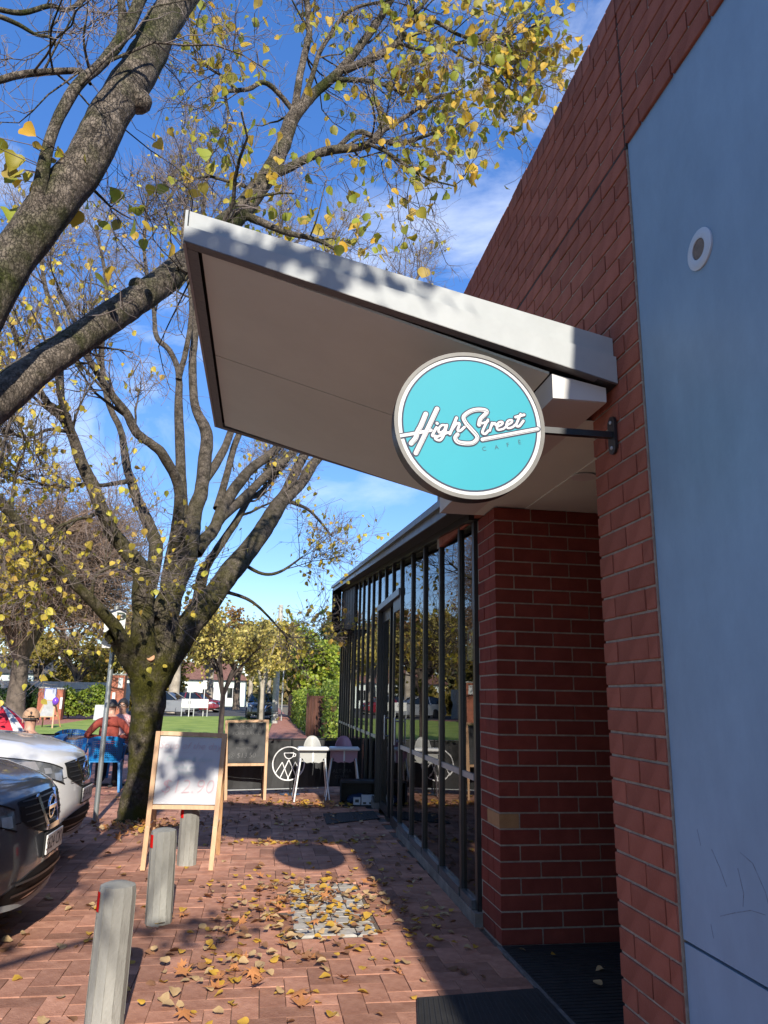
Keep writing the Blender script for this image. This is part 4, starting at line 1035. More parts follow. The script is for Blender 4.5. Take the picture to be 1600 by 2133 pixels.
b3, rb3 = grow(b2, rb2, 15000, (.14, .6), (20, 65), K=5, wob=.25, up=.05, t0=.15, seed=6, rmin=.0032)
tubes(acc, b3, rb3, 3)
tag(acc.build('twigs', m_twig, t2), kind='stuff')
cand = np.concatenate([b3[:, 1:].reshape(-1, 3), b2[:, 3:].reshape(-1, 3)])
# leaves: more on the low outer twigs, fewer at the top
w_ = 1.0 / (1 + np.exp((cand[:, 2] - 7.0) * .7)) + .30
for x, y, z, rad, k_ in [(-1.5, -1.0, 2.6, .8, 1.5), (-2.2, -1.5, 3.3, .8, .8), (-.5, 0, 2.3, .5, 3), (2.4, 1.7, 3.6, .5, 2), (1.7, .9, 2.6, .5, 2), (2.0, 1.2, 3.0, .5, 1.5), (-1.6, -1.0, 2.7, .6, 3)]:
    w_ += k_ * np.exp(-((cand - np.array([x, y, z])) ** 2).sum(1) / (2 * rad ** 2))
pick = g2.choice(len(cand), 3300, replace=False, p=w_ / w_.sum())
C2 = np.concatenate([cand[pick], np.array([-1.3, -1.1, 2.5]) + g2.normal(size=(70, 3)) * (.7, .35, .3), np.array([-.42, -.1, 2.1]) + g2.normal(size=(50, 3)) * (.25, .25, .2)])
place_leaves(t2, C2, g2.uniform(.045, .085, len(C2)), m_leaf2, g2, .6, near=(1.4, -9.9, 1.5))
# sawn stub on the trunk
sb = MB(); sb.tube([(.03, -.16, 1.86), (.045, -.25, 1.90)], [.055, .048], 14)
sb.build('sawn_stub', mat('cut_wood', (.36, .18, .09), (.46, .25, .13), scale=18, rough=.8), t2, 50)

# --- trees farther off
def far_tree(name, label, x, y, h, spread, tr, m_l, nleaf, lsize, m_b=m_bark_far, fork=.3, seed=0, twigs=900, group=None,
             nl=7, updir=.55, hang=.2, tw_r=.008, droop=0.0, flat=1.0, m_tw=m_twig_far, lean=(0, 0), skirt=0.0):
    g = np.random.default_rng(100 + seed)
    t_ = thing(name, label, 'tree', (x, y, 0), 0, group)
    zf = h * fork
    lim = [[(0, 0, -.1, tr * 1.35), (.02 * lean[0], 0, zf * .4, tr), (lean[0] * .5, lean[1] * .5, zf, tr * .95)]]
    for i in range(nl):
        a = 2 * math.pi * (i + g.uniform(-.3, .3)) / nl
        rr = spread * g.uniform(.45, .8); top = zf + (h - zf) * g.uniform(.5, .85) * (1 if i % 3 else 1.1)
        x1, y1 = rr * math.cos(a), rr * math.sin(a)
        lim.append([(lean[0] * .5, lean[1] * .5, zf * .92, tr * .7), (x1 * .25, y1 * .25, zf + (top - zf) * .35, tr * .5), (x1 * .65, y1 * .65, zf + (top - zf) * .7, tr * .3), (x1, y1, top, tr * .12)])
    _, P_, R_ = limbs_to_mesh('trunk', lim, m_b, t_, 8)
    wt_ = np.array([0.] + [1.] * nl); wt_ /= wt_.sum()
    a_, ra = grow(P_, R_, max(20, twigs // 14), (spread * .35, spread * .75), (25, 70), K=6, wob=.2, up=.06 - droop * .3, t0=.3, weight=wt_, seed=seed + 1, rmin=tw_r * 1.6)
    b_, rb = grow(a_, ra, twigs // 3, (spread * .18, spread * .45), (20, 75), K=5, wob=.25, up=.03 - droop, t0=.15, seed=seed + 2, rmin=tw_r * 1.2)
    c_, rc = grow(b_, rb, twigs, (spread * .08, spread * .3), (20, 80), K=4, wob=.3, up=-droop, t0=.1, seed=seed + 3, rmin=tw_r)
    acc_ = NP(); tubes(acc_, a_, ra, 4); tubes(acc_, b_, rb, 3); tubes(acc_, c_, rc, 3)
    acc_.build('crown', m_tw, t_)
    if nleaf:
        cd = np.concatenate([c_.reshape(-1, 3), b_[:, 1:].reshape(-1, 3)])
        ii = g.integers(0, len(cd), nleaf)
        C = cd[ii] + g.normal(size=(nleaf, 3)) * spread * .035
        acc_ = NP(); leaves(acc_, C, g.uniform(lsize * .6, lsize * 1.3, nleaf), g, hang, LEAF_S_V, LEAF_S_T)
        acc_.build('foliage', m_l, t_)
    return t_
LEAF_S_V = np.array([(0, 0, 0), (.42, -.45, .1), (0, -1, -.08), (-.42, -.45, .1)], float)
LEAF_S_T = np.array([(0, 2, 1), (0, 3, 2)])
far_tree('weeping_tree', 'broad tree with a dense dome of bare brown twigs, on the left beyond the lawn', -12.3, 41.8, 10.4, 7.2, .44, m_leafo, 260, .2, fork=.30, seed=1, twigs=14000, nl=11, tw_r=.012, droop=.10)
far_tree('yellow_tree', 'small round yellow-leaved tree with a dark forked trunk on the lawn behind the chalkboard', -1.09, 22.9, 3.85, 1.75, .082, m_leafy, 3600, .105, fork=.40, seed=2, twigs=1100, nl=6, tw_r=.005, m_b=m_bark_dk, m_tw=m_bark_dk)
far_tree('green_tree', 'bright green tree behind the hedge, left of the shopfront end', 2.9, 50, 6.3, 2.9, .2, m_leafg, 11000, .22, fork=.2, seed=3, twigs=700, nl=9)
far_tree('dark_green_tree', 'darker green tree standing behind the bright green tree', 5.4, 58, 7.4, 2.6, .2, m_leafd, 7000, .24, fork=.2, seed=4, twigs=500, nl=9)
far_tree('slender_evergreen', 'thin grey-green evergreen rising just beside the shopfront hood', 4.75, 55, 8.6, .9, .1, m_leafd, 900, .2, fork=.3, seed=5, twigs=300, nl=6)
k = 0
for (x, y, h, sp, tr, ml, nlf, label, mb_) in [
    (.05, 36.5, 5.0, 1.7, .10, m_leafy, 1500, 'slender pale-trunked street tree by the footpath, nearest of the kerbside row', m_bark_pale),
    (-.05, 39.5, 5.2, 1.8, .11, m_leafy, 1500, 'slender dark-trunked street tree, next along the kerbside row', m_bark_far),
    (.15, 43.5, 5.4, 1.9, .10, m_leafy, 1500, 'slender street tree beside the parked black car', m_bark_pale),
    (.55, 58, 6.5, 2.4, .16, m_leafa, 1800, 'olive-gold street tree beyond the parked black car', m_bark_pale),
    (-.9, 66, 7.5, 3.0, .2, m_leafy, 2200, 'taller yellow street tree far along the road', m_bark_pale),
    (-6.6, 61, 8.5, 3.8, .42, m_leafo, 2600, 'large pale-trunked tree with orange leaves across the road, left of the white banner', m_bark_pale),
    (-4.6, 70, 8.0, 3.8, .40, m_leafo, 3200, 'large orange-brown tree across the road behind the white banner', m_bark_pale),
    (-2.4, 78, 8.5, 3.6, .35, m_leafo, 3200, 'rust-coloured tree farther along the road', m_bark_far),
    (-9.5, 72, 8.0, 4.2, .35, m_leafa, 3600, 'olive-gold tree behind the brick pier', m_bark_far),
    (-13.5, 60, 5.2, 3.2, .2, m_leafa, 3600, 'golden leafy tree over the fence, right of the weeping tree trunk', m_bark_far),
    (-17.5, 64, 6.0, 3.6, .2, m_leafa, 3600, 'golden leafy tree over the fence behind the weeping tree', m_bark_far),
    (1.9, 96, 9, 4.2, .3, m_leafa, 2600, 'hazy gold tree at the far end of the footpath', m_bark_pale),
    (-6, 110, 11, 6, .4, m_leafd, 3200, 'dark green tree in the far distance beyond the road', m_bark_far),
    (-16, 105, 12, 7, .4, m_leafo, 3200, 'brown tree in the far distance on the left', m_bark_far),
    (-26, 75, 10, 6, .4, m_leafa, 3000, 'gold and brown tree at the far left edge', m_bark_far),
    (-21, 88, 13, 6, .4, m_leafo, 3600, 'tall rust-brown tree far behind the weeping tree', m_bark_far),
    (-33, 92, 12, 6.5, .4, m_leafa, 3600, 'olive tree in the far distance at the left edge', m_bark_far),
]:
    far_tree('street_tree', label, x, y, h, sp, tr, ml, nlf, .17 + y * .0016, mb_, .36 if x > -3 else .42, 10 + k, 420, 'trees beyond the lawn', 6, m_tw=m_twig_far, tw_r=.012)
    k += 1
# the next tree of the row stands behind the viewer and throws its branch shadows on the paving
t0 = far_tree('street_tree', 'sparse street tree standing behind the viewer, throwing branch shadows over the bollards', -2.6, -3.7, 7.3, 2.2, .2, m_leaf2, 700, .15, m_bark2, .34, 60, 900, None, 8, tw_r=.006, m_tw=m_twig)
g0 = np.random.default_rng(64)
acc = NP()
bough = [smooth_path([(0, 0, 3.2, .10), (.9, .9, 4.9, .06), (2.5, 1.6, 5.95, .035), (3.5, 1.85, 6.2, .015)], 4), smooth_path([(0, 0, 2.8, .09), (1.1, 1.2, 3.6, .05), (2.2, 1.9, 4.0, .03), (2.95, 2.0, 4.05, .012)], 4)]
Pb = np.array([b[:, :3] for b in bough]); Rb = np.array([b[:, 3] for b in bough])
tubes(acc, Pb, Rb, 7)
q1, rq1 = grow(Pb, Rb, 40, (.3, .8), (25, 70), K=5, wob=.25, up=0, t0=.55, seed=70, rmin=.004)
q2, rq2 = grow(q1, rq1, 160, (.1, .35), (25, 70), K=4, wob=.3, up=0, t0=.2, seed=71, rmin=.003)
tubes(acc, q1, rq1, 5); tubes(acc, q2, rq2, 3)
tag(acc.build('boughs', m_bark2, t0), kind='stuff')
acc = NP()
cl_ = np.concatenate([np.array([2.9, 1.75, 6.08]) + g0.normal(size=(190, 3)) * (.42, .10, .09), np.array([2.75, 1.9, 4.0]) + g0.normal(size=(34, 3)) * (.20, .22, .10)])
leaves(acc, cl_, g0.uniform(.06, .12, len(cl_)), g0, .5)
tag(acc.build('bough_leaves', m_leaf2, t0), kind='stuff')
far_tree('street_tree', 'sparse street tree behind the viewer beside the parked cars, shading the car bonnets', -4.0, -1.6, 7.0, 2.2, .2, m_leaf2, 420, .16, m_bark2, .34, 61, 700, None, 8, tw_r=.006, m_tw=m_twig)

def leaf_mass(name, label, lo, hi, n, size, m_l, cat='hedge', seed=0, round_=.0, core=True):
    """clipped or loose hedge: leaves filling the outer part of a box"""
    g = np.random.default_rng(500 + seed)
    lo = np.array(lo, float); hi = np.array(hi, float)
    p = g.random((n, 3)); ax = g.integers(0, 3, n); side = g.random(n) < .5
    dep = g.random(n) ** 2 * .22
    p[np.arange(n), ax] = np.where(side, dep, 1 - dep)
    p[:, 2] = np.where((ax == 2) & side, g.random(n), p[:, 2])
    W_ = lo + p * (hi - lo)
    W_ += g.normal(size=(n, 3)) * .03
    W_[:, 2] += (np.sin(W_[:, 0] * 3.1 + seed) + np.sin(W_[:, 1] * 2.3)) * .05 * (1 + round_ * 3) * (p[:, 2])
    c = (lo + hi) / 2
    t_ = thing(name, label, cat, (c[0], c[1], lo[2]))
    acc_ = NP(); leaves(acc_, W_ - np.array([c[0], c[1], lo[2]]), g.uniform(size * .6, size * 1.3, n), g, .15, LEAF_S_V, LEAF_S_T)
    acc_.build('foliage', m_l, t_)
    s_ = (hi - lo) / 2 * .86
    if core:
        MB().ellipsoid((0, 0, (hi[2] - lo[2]) * .45), (s_[0], s_[1], (hi[2] - lo[2]) * .45), 10, 6).build('twig_core', mat('hedge_core', (.02, .03, .008), (.035, .045, .012)), t_)
    return t_
leaf_mass('hedge', 'clipped green hedge along the right side of the footpath, behind the rusty screen', (1.85, 30.2, 0), (3.4, 46, 1.62), 9000, .13, m_leafh, seed=1, core=False)
leaf_mass('hedge', 'tall yellow-green hedge rising behind the rusty screen beside the shopfront', (2.3, 26, 0), (4.6, 30, 2.0), 3500, .12, m_leafh, seed=2, core=False)
leaf_mass('hedge', 'dark green hedge left of the brick gate pillars', (-14.9, 43.2, .1), (-11.6, 44.6, 1.5), 2600, .16, m_leafd, seed=3, round_=1)
leaf_mass('hedge', 'bright green hedge between the gate pillars and the brick pier', (-10.6, 43.8, .25), (-8.5, 45.4, 1.45), 2600, .16, m_leafh, seed=4, round_=1)

# the far edge of the park: a belt of trees and shrubs that reads as one mass, and two houses among them
gf = np.random.default_rng(900)
n_ = 42000
bx = gf.uniform(-120, 60, n_); bz = gf.random(n_) ** 1.4
hgt = 6.0 + 2.2 * np.sin(bx * .21) + 1.5 * np.sin(bx * .53 + 1) + 1.0 * np.sin(bx * 1.3)
acc = NP(); leaves(acc, np.stack([bx, 128 + 6 * gf.random(n_) - (bx < -20) * (-bx - 20) * .45, bz * hgt], -1), gf.uniform(.6, 1.2, n_), gf, .1, LEAF_S_V, LEAF_S_T)
tag(acc.build('distant_trees', mat('distant_leaf', (.1, .1, .03), ramp=[(.07, .08, .02), (.14, .11, .035), (.05, .065, .02), (.18, .12, .04), (.1, .1, .03)], rough=.8), None), 'belt of distant trees and shrubs closing the view beyond the road', 'trees', None, 'stuff')
n_ = 16000
bx = gf.uniform(-46, -6.5, n_); bz = gf.random(n_)
acc = NP(); leaves(acc, np.stack([bx, 66 + 3 * gf.random(n_), bz * (2.6 + .8 * np.sin(bx * .7))], -1), gf.uniform(.25, .5, n_), gf, .1, LEAF_S_V, LEAF_S_T)
tag(acc.build('shrub_belt', m_leafa, None), 'belt of golden shrubs behind the far fences on the left', 'shrubs', None, 'stuff')

# ------------------------------------------------------------------ bollards
m_red = mat('red_reflector', (.55, .012, .010), rough=.25)
def make_bollard():
    t_ = thing('bollard', 'x', 'bollard', (0, 0, 0), 0, 'concrete bollards along the kerb')
    n = 12; rad = .086
    mb = MB()
    rings = [(rad * 1.02, -.02), (rad, .05), (rad * .985, .40), (rad * .98, .575), (rad * .93, .60), (rad * .55, .612), (.001, .615)]
    mb.lathe(rings, n)
    mb.build('post', m_conc_post, t_, 20)
    gv = MB()  # thin darker strips along the edges between the facets
    for a in range(n):
        aa = 2 * math.pi * a / n
        gv.bar((math.cos(aa) * rad, math.sin(aa) * rad, .06), (math.cos(aa) * rad * .985, math.sin(aa) * rad * .985, .56), .0035, .002, (math.cos(aa), math.sin(aa), 0))
    tag(gv.build('joint_line', mat('dark_line', (.13, .125, .108), (.22, .215, .19), scale=14, rough=1), t_), kind='stuff')
    mr = MB(); a0 = math.radians(206)
    pts_ = []
    for dz in (.515, .60):
        for da in (-.24, 0, .24):
            pts_.append((math.cos(a0 + da) * (rad + .0015), math.sin(a0 + da) * (rad + .0015), dz - .02))
    mr.add(pts_, [(0, 1, 4, 3), (1, 2, 5, 4)])
    mr.build('reflector', m_red, t_)
    return t_
m_conc_post = mat('bollard_concrete', (.17, .166, .147), (.29, .285, .255), scale=5, rough=.85, bump=.3, bscale=120, stretch=(1, 1, .35), c3=(.165, .16, .14), sharp=(.3, .6), stain=.35)
def copy_tree(o, parent=None):
    c = o.copy(); COL.objects.link(c)
    if parent is not None: c.parent = parent
    for ch in list(o.children): copy_tree(ch, c)
    return c
bol = make_bollard()
for i, (x, y, rz, sz, lb) in enumerate([(-.62, 3.99, 0, 1.0, 'nearest concrete bollard, bottom left, standing in front of the others with a red reflector'),
                                    (-.589, 5.641, .4, .955, 'middle concrete bollard with a red reflector, just in front of the whiteboard easel'),
                                    (-.573, 7.42, .9, .80, 'farthest concrete bollard, standing under the whiteboard easel')]):
    o = bol if i == 0 else copy_tree(bol)
    o.location = (x, y, 0); o.rotation_euler = (random.gauss(0, .012), random.gauss(0, .012), rz * .3); o.scale = (1, 1, sz); o['label'] = lb

# ------------------------------------------------------------------ easel boards
m_pine = mat('pine_wood', (.36, .20, .095), (.50, .30, .155), scale=5, rough=.55, stretch=(6, 6, .5), bump=.1, bscale=30, sharp=(.3, .7))
m_wb = mat('whiteboard', (.40, .40, .41), (.43, .43, .44), scale=2, rough=.18)
m_cb = mat('chalkboard', (.018, .019, .02), (.05, .05, .05), scale=5, rough=.75, c3=(.075, .075, .075))
m_ink_r = mat('red_marker', (.41, .28, .30)); m_ink_g = mat('green_marker', (.27, .39, .37)); m_chalk = mat('chalk', (.125, .125, .122), (.06, .06, .06), scale=80)
def easel(name, label, fl, fr, tl, tr_, bl, brr, zb, m_board, lines, m_=m_pine, wid=.040):
    """fl, fr front feet; tl, tr_ tops; bl, brr rear feet; zb board bottom height"""
    c = Vector(((fl[0] + fr[0]) / 2, (fl[1] + fr[1]) / 2, 0))
    t_ = thing(name, label, 'easel board', c)
    V_ = lambda p: Vector((*p, 0))[:3] if len(p) == 2 else p
    fl, fr, bl, brr = [Vector((p[0], p[1], 0)) - c for p in (fl, fr, bl, brr)]
    tl, tr_ = Vector(tl) - c, Vector(tr_) - c
    xa = (fr - fl).normalized(); up = ((tl - fl).normalized() + (tr_ - fr).normalized()).normalized(); nn = xa.cross(up).normalized()   # nn points away from the viewer? fixed below
    if nn.y > 0: nn = -nn
    for a, b in ((fl, tl), (fr, tr_)):
        MB().bar(a + up * .004, b, wid, .022, nn, .002).build('leg', m_, t_)
    back = -nn * .03
    for a, b in ((bl, tl), (brr, tr_)):
        MB().bar(a + Vector((0, 0, .004)), b + back - up * .03, wid, .022, nn, .002).build('rear_leg', m_, t_)
    H = (tl - fl).length
    f0 = zb / (tl.z - fl.z)
    def on(fx, fz, d=0.0): return fl.lerp(fr, fx).lerp(tl.lerp(tr_, fx), fz) + nn * d
    W_ = (fr - fl).length
    MB().bar(on(0, f0) + xa * (wid / 2 + .001), on(1, f0) - xa * (wid / 2 + .001), wid * .9, .020, nn, .002).build('rail', m_, t_)
    MB().bar(on(0, .985) + xa * (wid / 2 + .001), on(1, .985) - xa * (wid / 2 + .001), wid * .9, .020, nn, .002).build('rail', m_, t_)
    MB().bar(bl.lerp(tl, .42) + xa * .02, brr.lerp(tr_, .42) - xa * .02, wid * .8, .018, nn).build('rear_rail', m_, t_)
    MB().tube([on(0, .30, 0) + xa * -.0 + nn * .012, bl.lerp(tl, .30)], .003, 6).build('stay_cord', m_white, t_)
    MB().tube([on(1, .30, 0) + nn * .012, brr.lerp(tr_, .30)], .003, 6).build('stay_cord', m_white, t_)
    b_ = MB(); e = wid / 2 / W_ + .004; z0 = f0 + .022; z1 = .965
    A_ = [on(e, z0, -.004), on(1 - e, z0, -.004), on(1 - e, z1, -.004), on(e, z1, -.004)]
    b_.add([*A_, *[q - nn * .008 for q in A_]], [(0, 1, 2, 3), (7, 6, 5, 4), (0, 4, 5, 1), (1, 5, 6, 2), (2, 6, 7, 3), (3, 7, 4, 0)])
    bo = b_.build('board', m_board, t_)
    for body, fx, fz, size, mt, shear in lines:
        me = text_mesh(body, size, mt, 0, shear, thin=-.018)
        o = link('writing', me, bo)
        fq = z0 + (z1 - z0) * fz
        xb = (on(1, fq) - on(0, fq)).normalized(); ub = (on(fx, z1) - on(fx, z0)); ub = (ub - xb * ub.dot(xb)).normalized(); nb_ = xb.cross(ub)
        M_ = Matrix((xb, ub, nb_)).transposed().to_4x4(); M_.translation = on(fx, fq, 0) + nb_ * .0005
        o.matrix_local = M_
    return t_
easel('easel_sign', 'whiteboard on a pine easel with faded red and green writing, straddling a bollard', (-.914, 7.17), (-.343, 7.13), (-.912, 7.42, 1.135), (-.312, 7.42, 1.12), (-.914, 7.72), (-.322, 7.82), .500, m_wb,
      [('Soup of the day', .5, .86, .088, m_ink_r, .25), ('___________', .42, .81, .07, m_ink_r, .1), ('Chicken & corn', .5, .66, .064, m_ink_g, .2), ('served with', .46, .54, .05, m_ink_g, .2), ('bread', .45, .46, .055, m_ink_g, .2), ('$12.90', .52, .25, .17, m_ink_r, .15)])
easel('easel_sign', 'chalkboard on a pine easel in front of the black banner', (-.415, 11.585), (.132, 11.575), (-.482, 11.75, 1.10), (.122, 11.75, 1.115), (-.43, 12.0), (.11, 12.0), .482, m_cb,
      [("'SPECIAL'", .5, .90, .085, m_chalk, .1), ('PORK BAKED', .5, .73, .07, m_chalk, .1), ('Roll', .40, .60, .06, m_chalk, .2), ('w/ lettuce &', .58, .46, .045, m_chalk, .2), ('Honey Mustard', .5, .36, .05, m_chalk, .2), ('@ $13.50', .38, .18, .10, m_chalk, .15), ('________', .38, .12, .07, m_chalk, 0)])

# ------------------------------------------------------------------ banner barrier
m_banner = mat('black_banner_cloth', (.012, .013, .014), (.022, .023, .024), scale=3, rough=.6)
bar_t = thing('banner_barrier', 'low black cafe banner with a white cup and mountain emblem', 'barrier', (.6, 12.25, 0))
def Bp(x, z, d=0.0):                                # along the banner
    return Vector((x - .6, (12.03 + (x + .6) * .21) - 12.25 - d, z))
mb = MB(); nseg = 24
for i in range(nseg):
    xa_, xb_ = -.62 + 2.26 * i / nseg, -.62 + 2.26 * (i + 1) / nseg
    w0 = .012 * math.sin(i * 1.3); w1 = .012 * math.sin((i + 1) * 1.3)
    mb.add([Bp(xa_, .10, w0), Bp(xb_, .10, w1), Bp(xb_, .80, 0), Bp(xa_, .80, 0)], [(0, 1, 2, 3)])
ban = mb.build('banner', m_banner, bar_t)
so = ban.modifiers.new('thick', 'SOLIDIFY'); so.thickness = .003
MB().tube([Bp(-.66, .815), Bp(1.66, .815)], .013, 10).build('top_rail', m_black, bar_t, True)
MB().tube([Bp(-.62, .085), Bp(1.05, .085)], .008, 8).build('bottom_rail', m_steel, bar_t, True)
for x in (-.66, .52, 1.66):
    q = MB(); q.tube([Bp(x, 0.012), Bp(x, .83)], .017, 10); q.lathe([(.16, 0), (.16, .008), (.02, .016)], 20, Matrix.Translation(Bp(x, .001)))
    q.build('post', m_black, bar_t, True)
emb = MB()
def bl_(pts, w, d):
    for (a, b) in zip(pts, pts[1:]):
        emb.bar(Bp(.48 + a[0], .455 + a[1], .016), Bp(.48 + b[0], .455 + b[1], .016), w, .002, (0, 1, 0))
cir = [(.245 * math.cos(2 * math.pi * i / 40), .245 * math.sin(2 * math.pi * i / 40)) for i in range(41)]
bl_(cir, .018, 0)
bl_([(-.075, .155), (.075, .155)], .013, 0)
bl_([(.075 * math.cos(math.pi + math.pi * i / 10), .155 + .085 * math.sin(math.pi + math.pi * i / 10)) for i in range(11)], .013, 0)
bl_([(.07, .145), (.105, .14), (.10, .105), (.06, .10)], .010, 0)
bl_([(-.12, -.20), (0, .055), (.12, -.19)], .014, 0)
bl_([(-.20, -.14), (-.10, .02), (.01, -.235)], .012, 0); bl_([(.20, -.14), (.10, .02), (-.01, -.235)], .012, 0)
emb.build('emblem', mat('banner_print', (.6, .6, .6), (.68, .68, .68)), ban)
for body, z, s_ in (('ALTURA', .33, .085), ('COFFEE', .245, .07)):
    o = link('banner_lettering', text_mesh(body, s_, mat('grey_banner_print', (.10, .10, .10))), ban, Bp(1.33, z, .016)); o.rotation_euler = (math.pi / 2, 0, math.atan(.21))

# ------------------------------------------------------------------ high chairs
m_hc_w = mat('milky_plastic', (.50, .50, .47), (.56, .56, .53), rough=.3, translucent=.35)
m_hc_p = mat('pink_plastic', (.55, .30, .37), (.6, .34, .41), rough=.3, translucent=.3)
m_tray = mat('white_tray_plastic', (.70, .70, .68), rough=.3)
m_leg = mat('pale_metal_leg', (.62, .62, .60), rough=.35, metal=.2)
def high_chair(x, y, rz, label, m_s):
    t_ = thing('high_chair', label, 'high chair', (x, y, 0), rz, 'high chairs by the banner')
    bk = MB(); n = 14                                # curved seat back with an arched top
    q = []
    for i in range(n + 1):
        for j in range(9):
            u = i / n * 2 - 1; v = j / 8
            wd = .165 * (1 - .12 * v); top = .56 + (.33) * v * math.sqrt(max(0.0, 1 - (abs(u) ** 2.6) * .96))
            q.append((u * wd, .17 - .13 * u * u + .05 * v, top))
    bk.add(q, [(i * 9 + j, (i + 1) * 9 + j, (i + 1) * 9 + j + 1, i * 9 + j + 1) for i in range(n) for j in range(8)])
    o = bk.build('seat_back', m_s, t_, True); so = o.modifiers.new('thick', 'SOLIDIFY'); so.thickness = .006
    s_ = MB()                                        # tub: front apron with a scalloped edge, sides, bottom
    ap = [(-.20, .70), (-.19, .60), (-.15, .585), (-.13, .545), (-.09, .525), (-.03, .535), (0, .525), (.03, .535), (.09, .525), (.13, .545), (.15, .585), (.19, .60), (.20, .70)]
    s_.prism([(p[0], p[1]) for p in ap], .012, Matrix.Translation((0, -.13, 0)) @ Matrix.Rotation(math.pi / 2, 4, 'X'))
    s_.box((-.195, -.128, .56), (-.183, .16, .70)); s_.box((.183, -.128, .56), (.195, .16, .70)); s_.box((-.182, -.128, .545), (.182, .16, .557))
    s_.build('seat', m_s, t_)
    MB().box((-.225, -.22, .700), (.225, .06, .745), None, .014).build('tray', m_tray, t_)
    st_ = MB(); st_.bar((0, -.145, .70), (0, -.147, .545), .022, .006); st_.build('strap', m_tray, t_)
    MB().bar((.01, -.15, .55), (.0, -.15, .36), .014, .010).build('strap_end', m_black, t_)
    for sx in (-1, 1):
        for sy, yy in ((-1, -.12), (1, .14)):
            MB().tube([(sx * .175, yy, .60), (sx * .255, yy + sy * .13, .006)], [.013, .0115], 10).build('leg', m_leg, t_, True)
    return t_
high_chair(.80, 11.63, 0, 'milky white plastic high chair, left of the pink one', m_hc_w)
high_chair(1.27, 11.70, -.06, 'pink plastic high chair with a white tray, right of the white one', m_hc_p)

# ------------------------------------------------------------------ crate by the door, with its contents
cr_t = thing('crate', 'black plastic crate lying on its side by the shop door', 'crate', (1.42, 11.15, 0), -.1)
q = MB()
for (z0, z1) in ((0.0, .012), (.315, .327)): q.box((-.24, -.18, z0), (.24, .18, z1))
q.box((-.24, .168, .012), (.24, .18, .315)); q.box((-.24, -.18, .012), (-.228, .168, .315)); q.box((.228, -.18, .012), (.24, .168, .315))
q.build('shell', m_black_matt, cr_t)
q = MB(); q.box((-.25, -.195, -.0), (.25, -.182, .022)); q.box((-.25, -.195, .305), (.25, -.182, .335)); q.box((-.25, -.195, .023), (-.226, -.182, .304)); q.box((.226, -.195, .023), (.25, -.182, .304))
q.build('rim', m_black_matt, cr_t)
for i, (dx, h, lb) in enumerate(((-.02, .10, 'square white carton with a dark print, left in the black crate'), (.085, .135, 'tall white carton standing in the middle of the black crate'), (.17, .135, 'tall white carton at the right end of the black crate'))):
    c_ = thing('carton', lb, 'carton', (1.42 + dx, 11.03 - dx * .1, .013), -.1)
    w_ = .042 if i else .05
    MB().box((-w_, -.03, 0), (w_, .03, h), None, .003).build('box', m_white, c_)
    MB().box((-w_ * .5, -.0315, h * (.35 if i == 0 else .12)), (w_ * .55, -.0302, h * (.75 if i == 0 else .3))).build('print', m_black, c_)
bg = MB(); bg.ellipsoid((0, 0, .075), (.12, .06, .05), 14, 8); bg.ellipsoid((.06, .01, .10), (.06, .04, .035), 12, 8); bg.ellipsoid((-.07, -.01, .05), (.06, .05, .05), 12, 8)
b_o = bg.build('cloth_bundle', mat('blue_cloth', (.02, .04, .10), (.03, .07, .16), scale=20, rough=.9), None, True)
b_o.location = (1.40, 11.19, .013); tag(b_o, 'crumpled dark blue cloth inside the black crate behind the cartons', 'cloth')

# ------------------------------------------------------------------ parking sign
sp = thing('parking_sign', 'parking sign on a grey steel pole between the white car and the tree', 'sign', (-1.834, 9.79, 0))
MB().tube([(0, 0, -.02), (0, 0, 2.52)], .030, 16).build('pole', mat('pole_steel', (.25, .27, .27), (.36, .38, .38), scale=4, rough=.4, metal=.6, stretch=(1, 1, .2)), sp, True)
q = MB(); q.box((-.125, -.040, 2.0), (.125, -.034, 2.47), None, .002); so_ = q.build('sign_plate', m_white, sp)
o = link('sign_lettering', text_mesh('1P', .26, mat('dark_green_print', (.01, .03, .02))), so_, (0, -.0412, 2.34)); o.rotation_euler = (math.pi / 2, 0, 0)
q = MB()
for i, (w_, z) in enumerate(((.09, 2.2), (.075, 2.16), (.08, 2.09), (.06, 2.055))): q.box((-w_, -.0415, z - .01), (w_, -.0408, z + .01))
q.build('print_line', mat('dark_green_print', (.01, .03, .02)), so_)
# ------------------------------------------------------------------ cars
m_chrome = mat('chrome', (.75, .76, .78), rough=.08, metal=1.0)
m_tyre = mat('tyre', (.012, .012, .012), (.02, .02, .02), rough=.8)
m_carglass = mat('car_glass', (.012, .015, .016), rough=.05, spec=.9)
m_lamp = mat('lamp_reflector', (.55, .57, .6), (.8, .8, .82), scale=9, rough=.15, metal=.7, coat=.8)
m_lens = mat('dark_lens', (.06, .065, .07), (.16, .165, .17), scale=12, rough=.08, coat=1.0)
m_plate = mat('number_plate', (.55, .55, .53), rough=.35)
m_trim = mat('black_trim', (.008, .008, .009), (.012, .012, .012), rough=.7, spec=.25)
PROF = [(-.10, .20), (-.035, .26), (.0, .36), (.0, .48), (-.015, .58), (-.03, .70), (-.055, .80), (-.10, .875), (-.19, .925), (-.42, .985), (-.75, 1.03), (-1.08, 1.06), (-1.20, 1.075)]
def profx(z):
    zz = [p[1] for p in PROF[:9]]; xx = [p[0] for p in PROF[:9]]
    return float(np.interp(z, zz, xx))
def nose(y): return .32 * abs(y / .9) ** 2.6 + .85 * max(0, abs(y) / .9 - .70) ** 1.4
def front(y, z, d=0.0):
    drop = .045 * (y / .9) ** 2 * max(0, (z - .55) / .4)
    return Vector((profx(z + drop) - nose(y) + d, y, z))
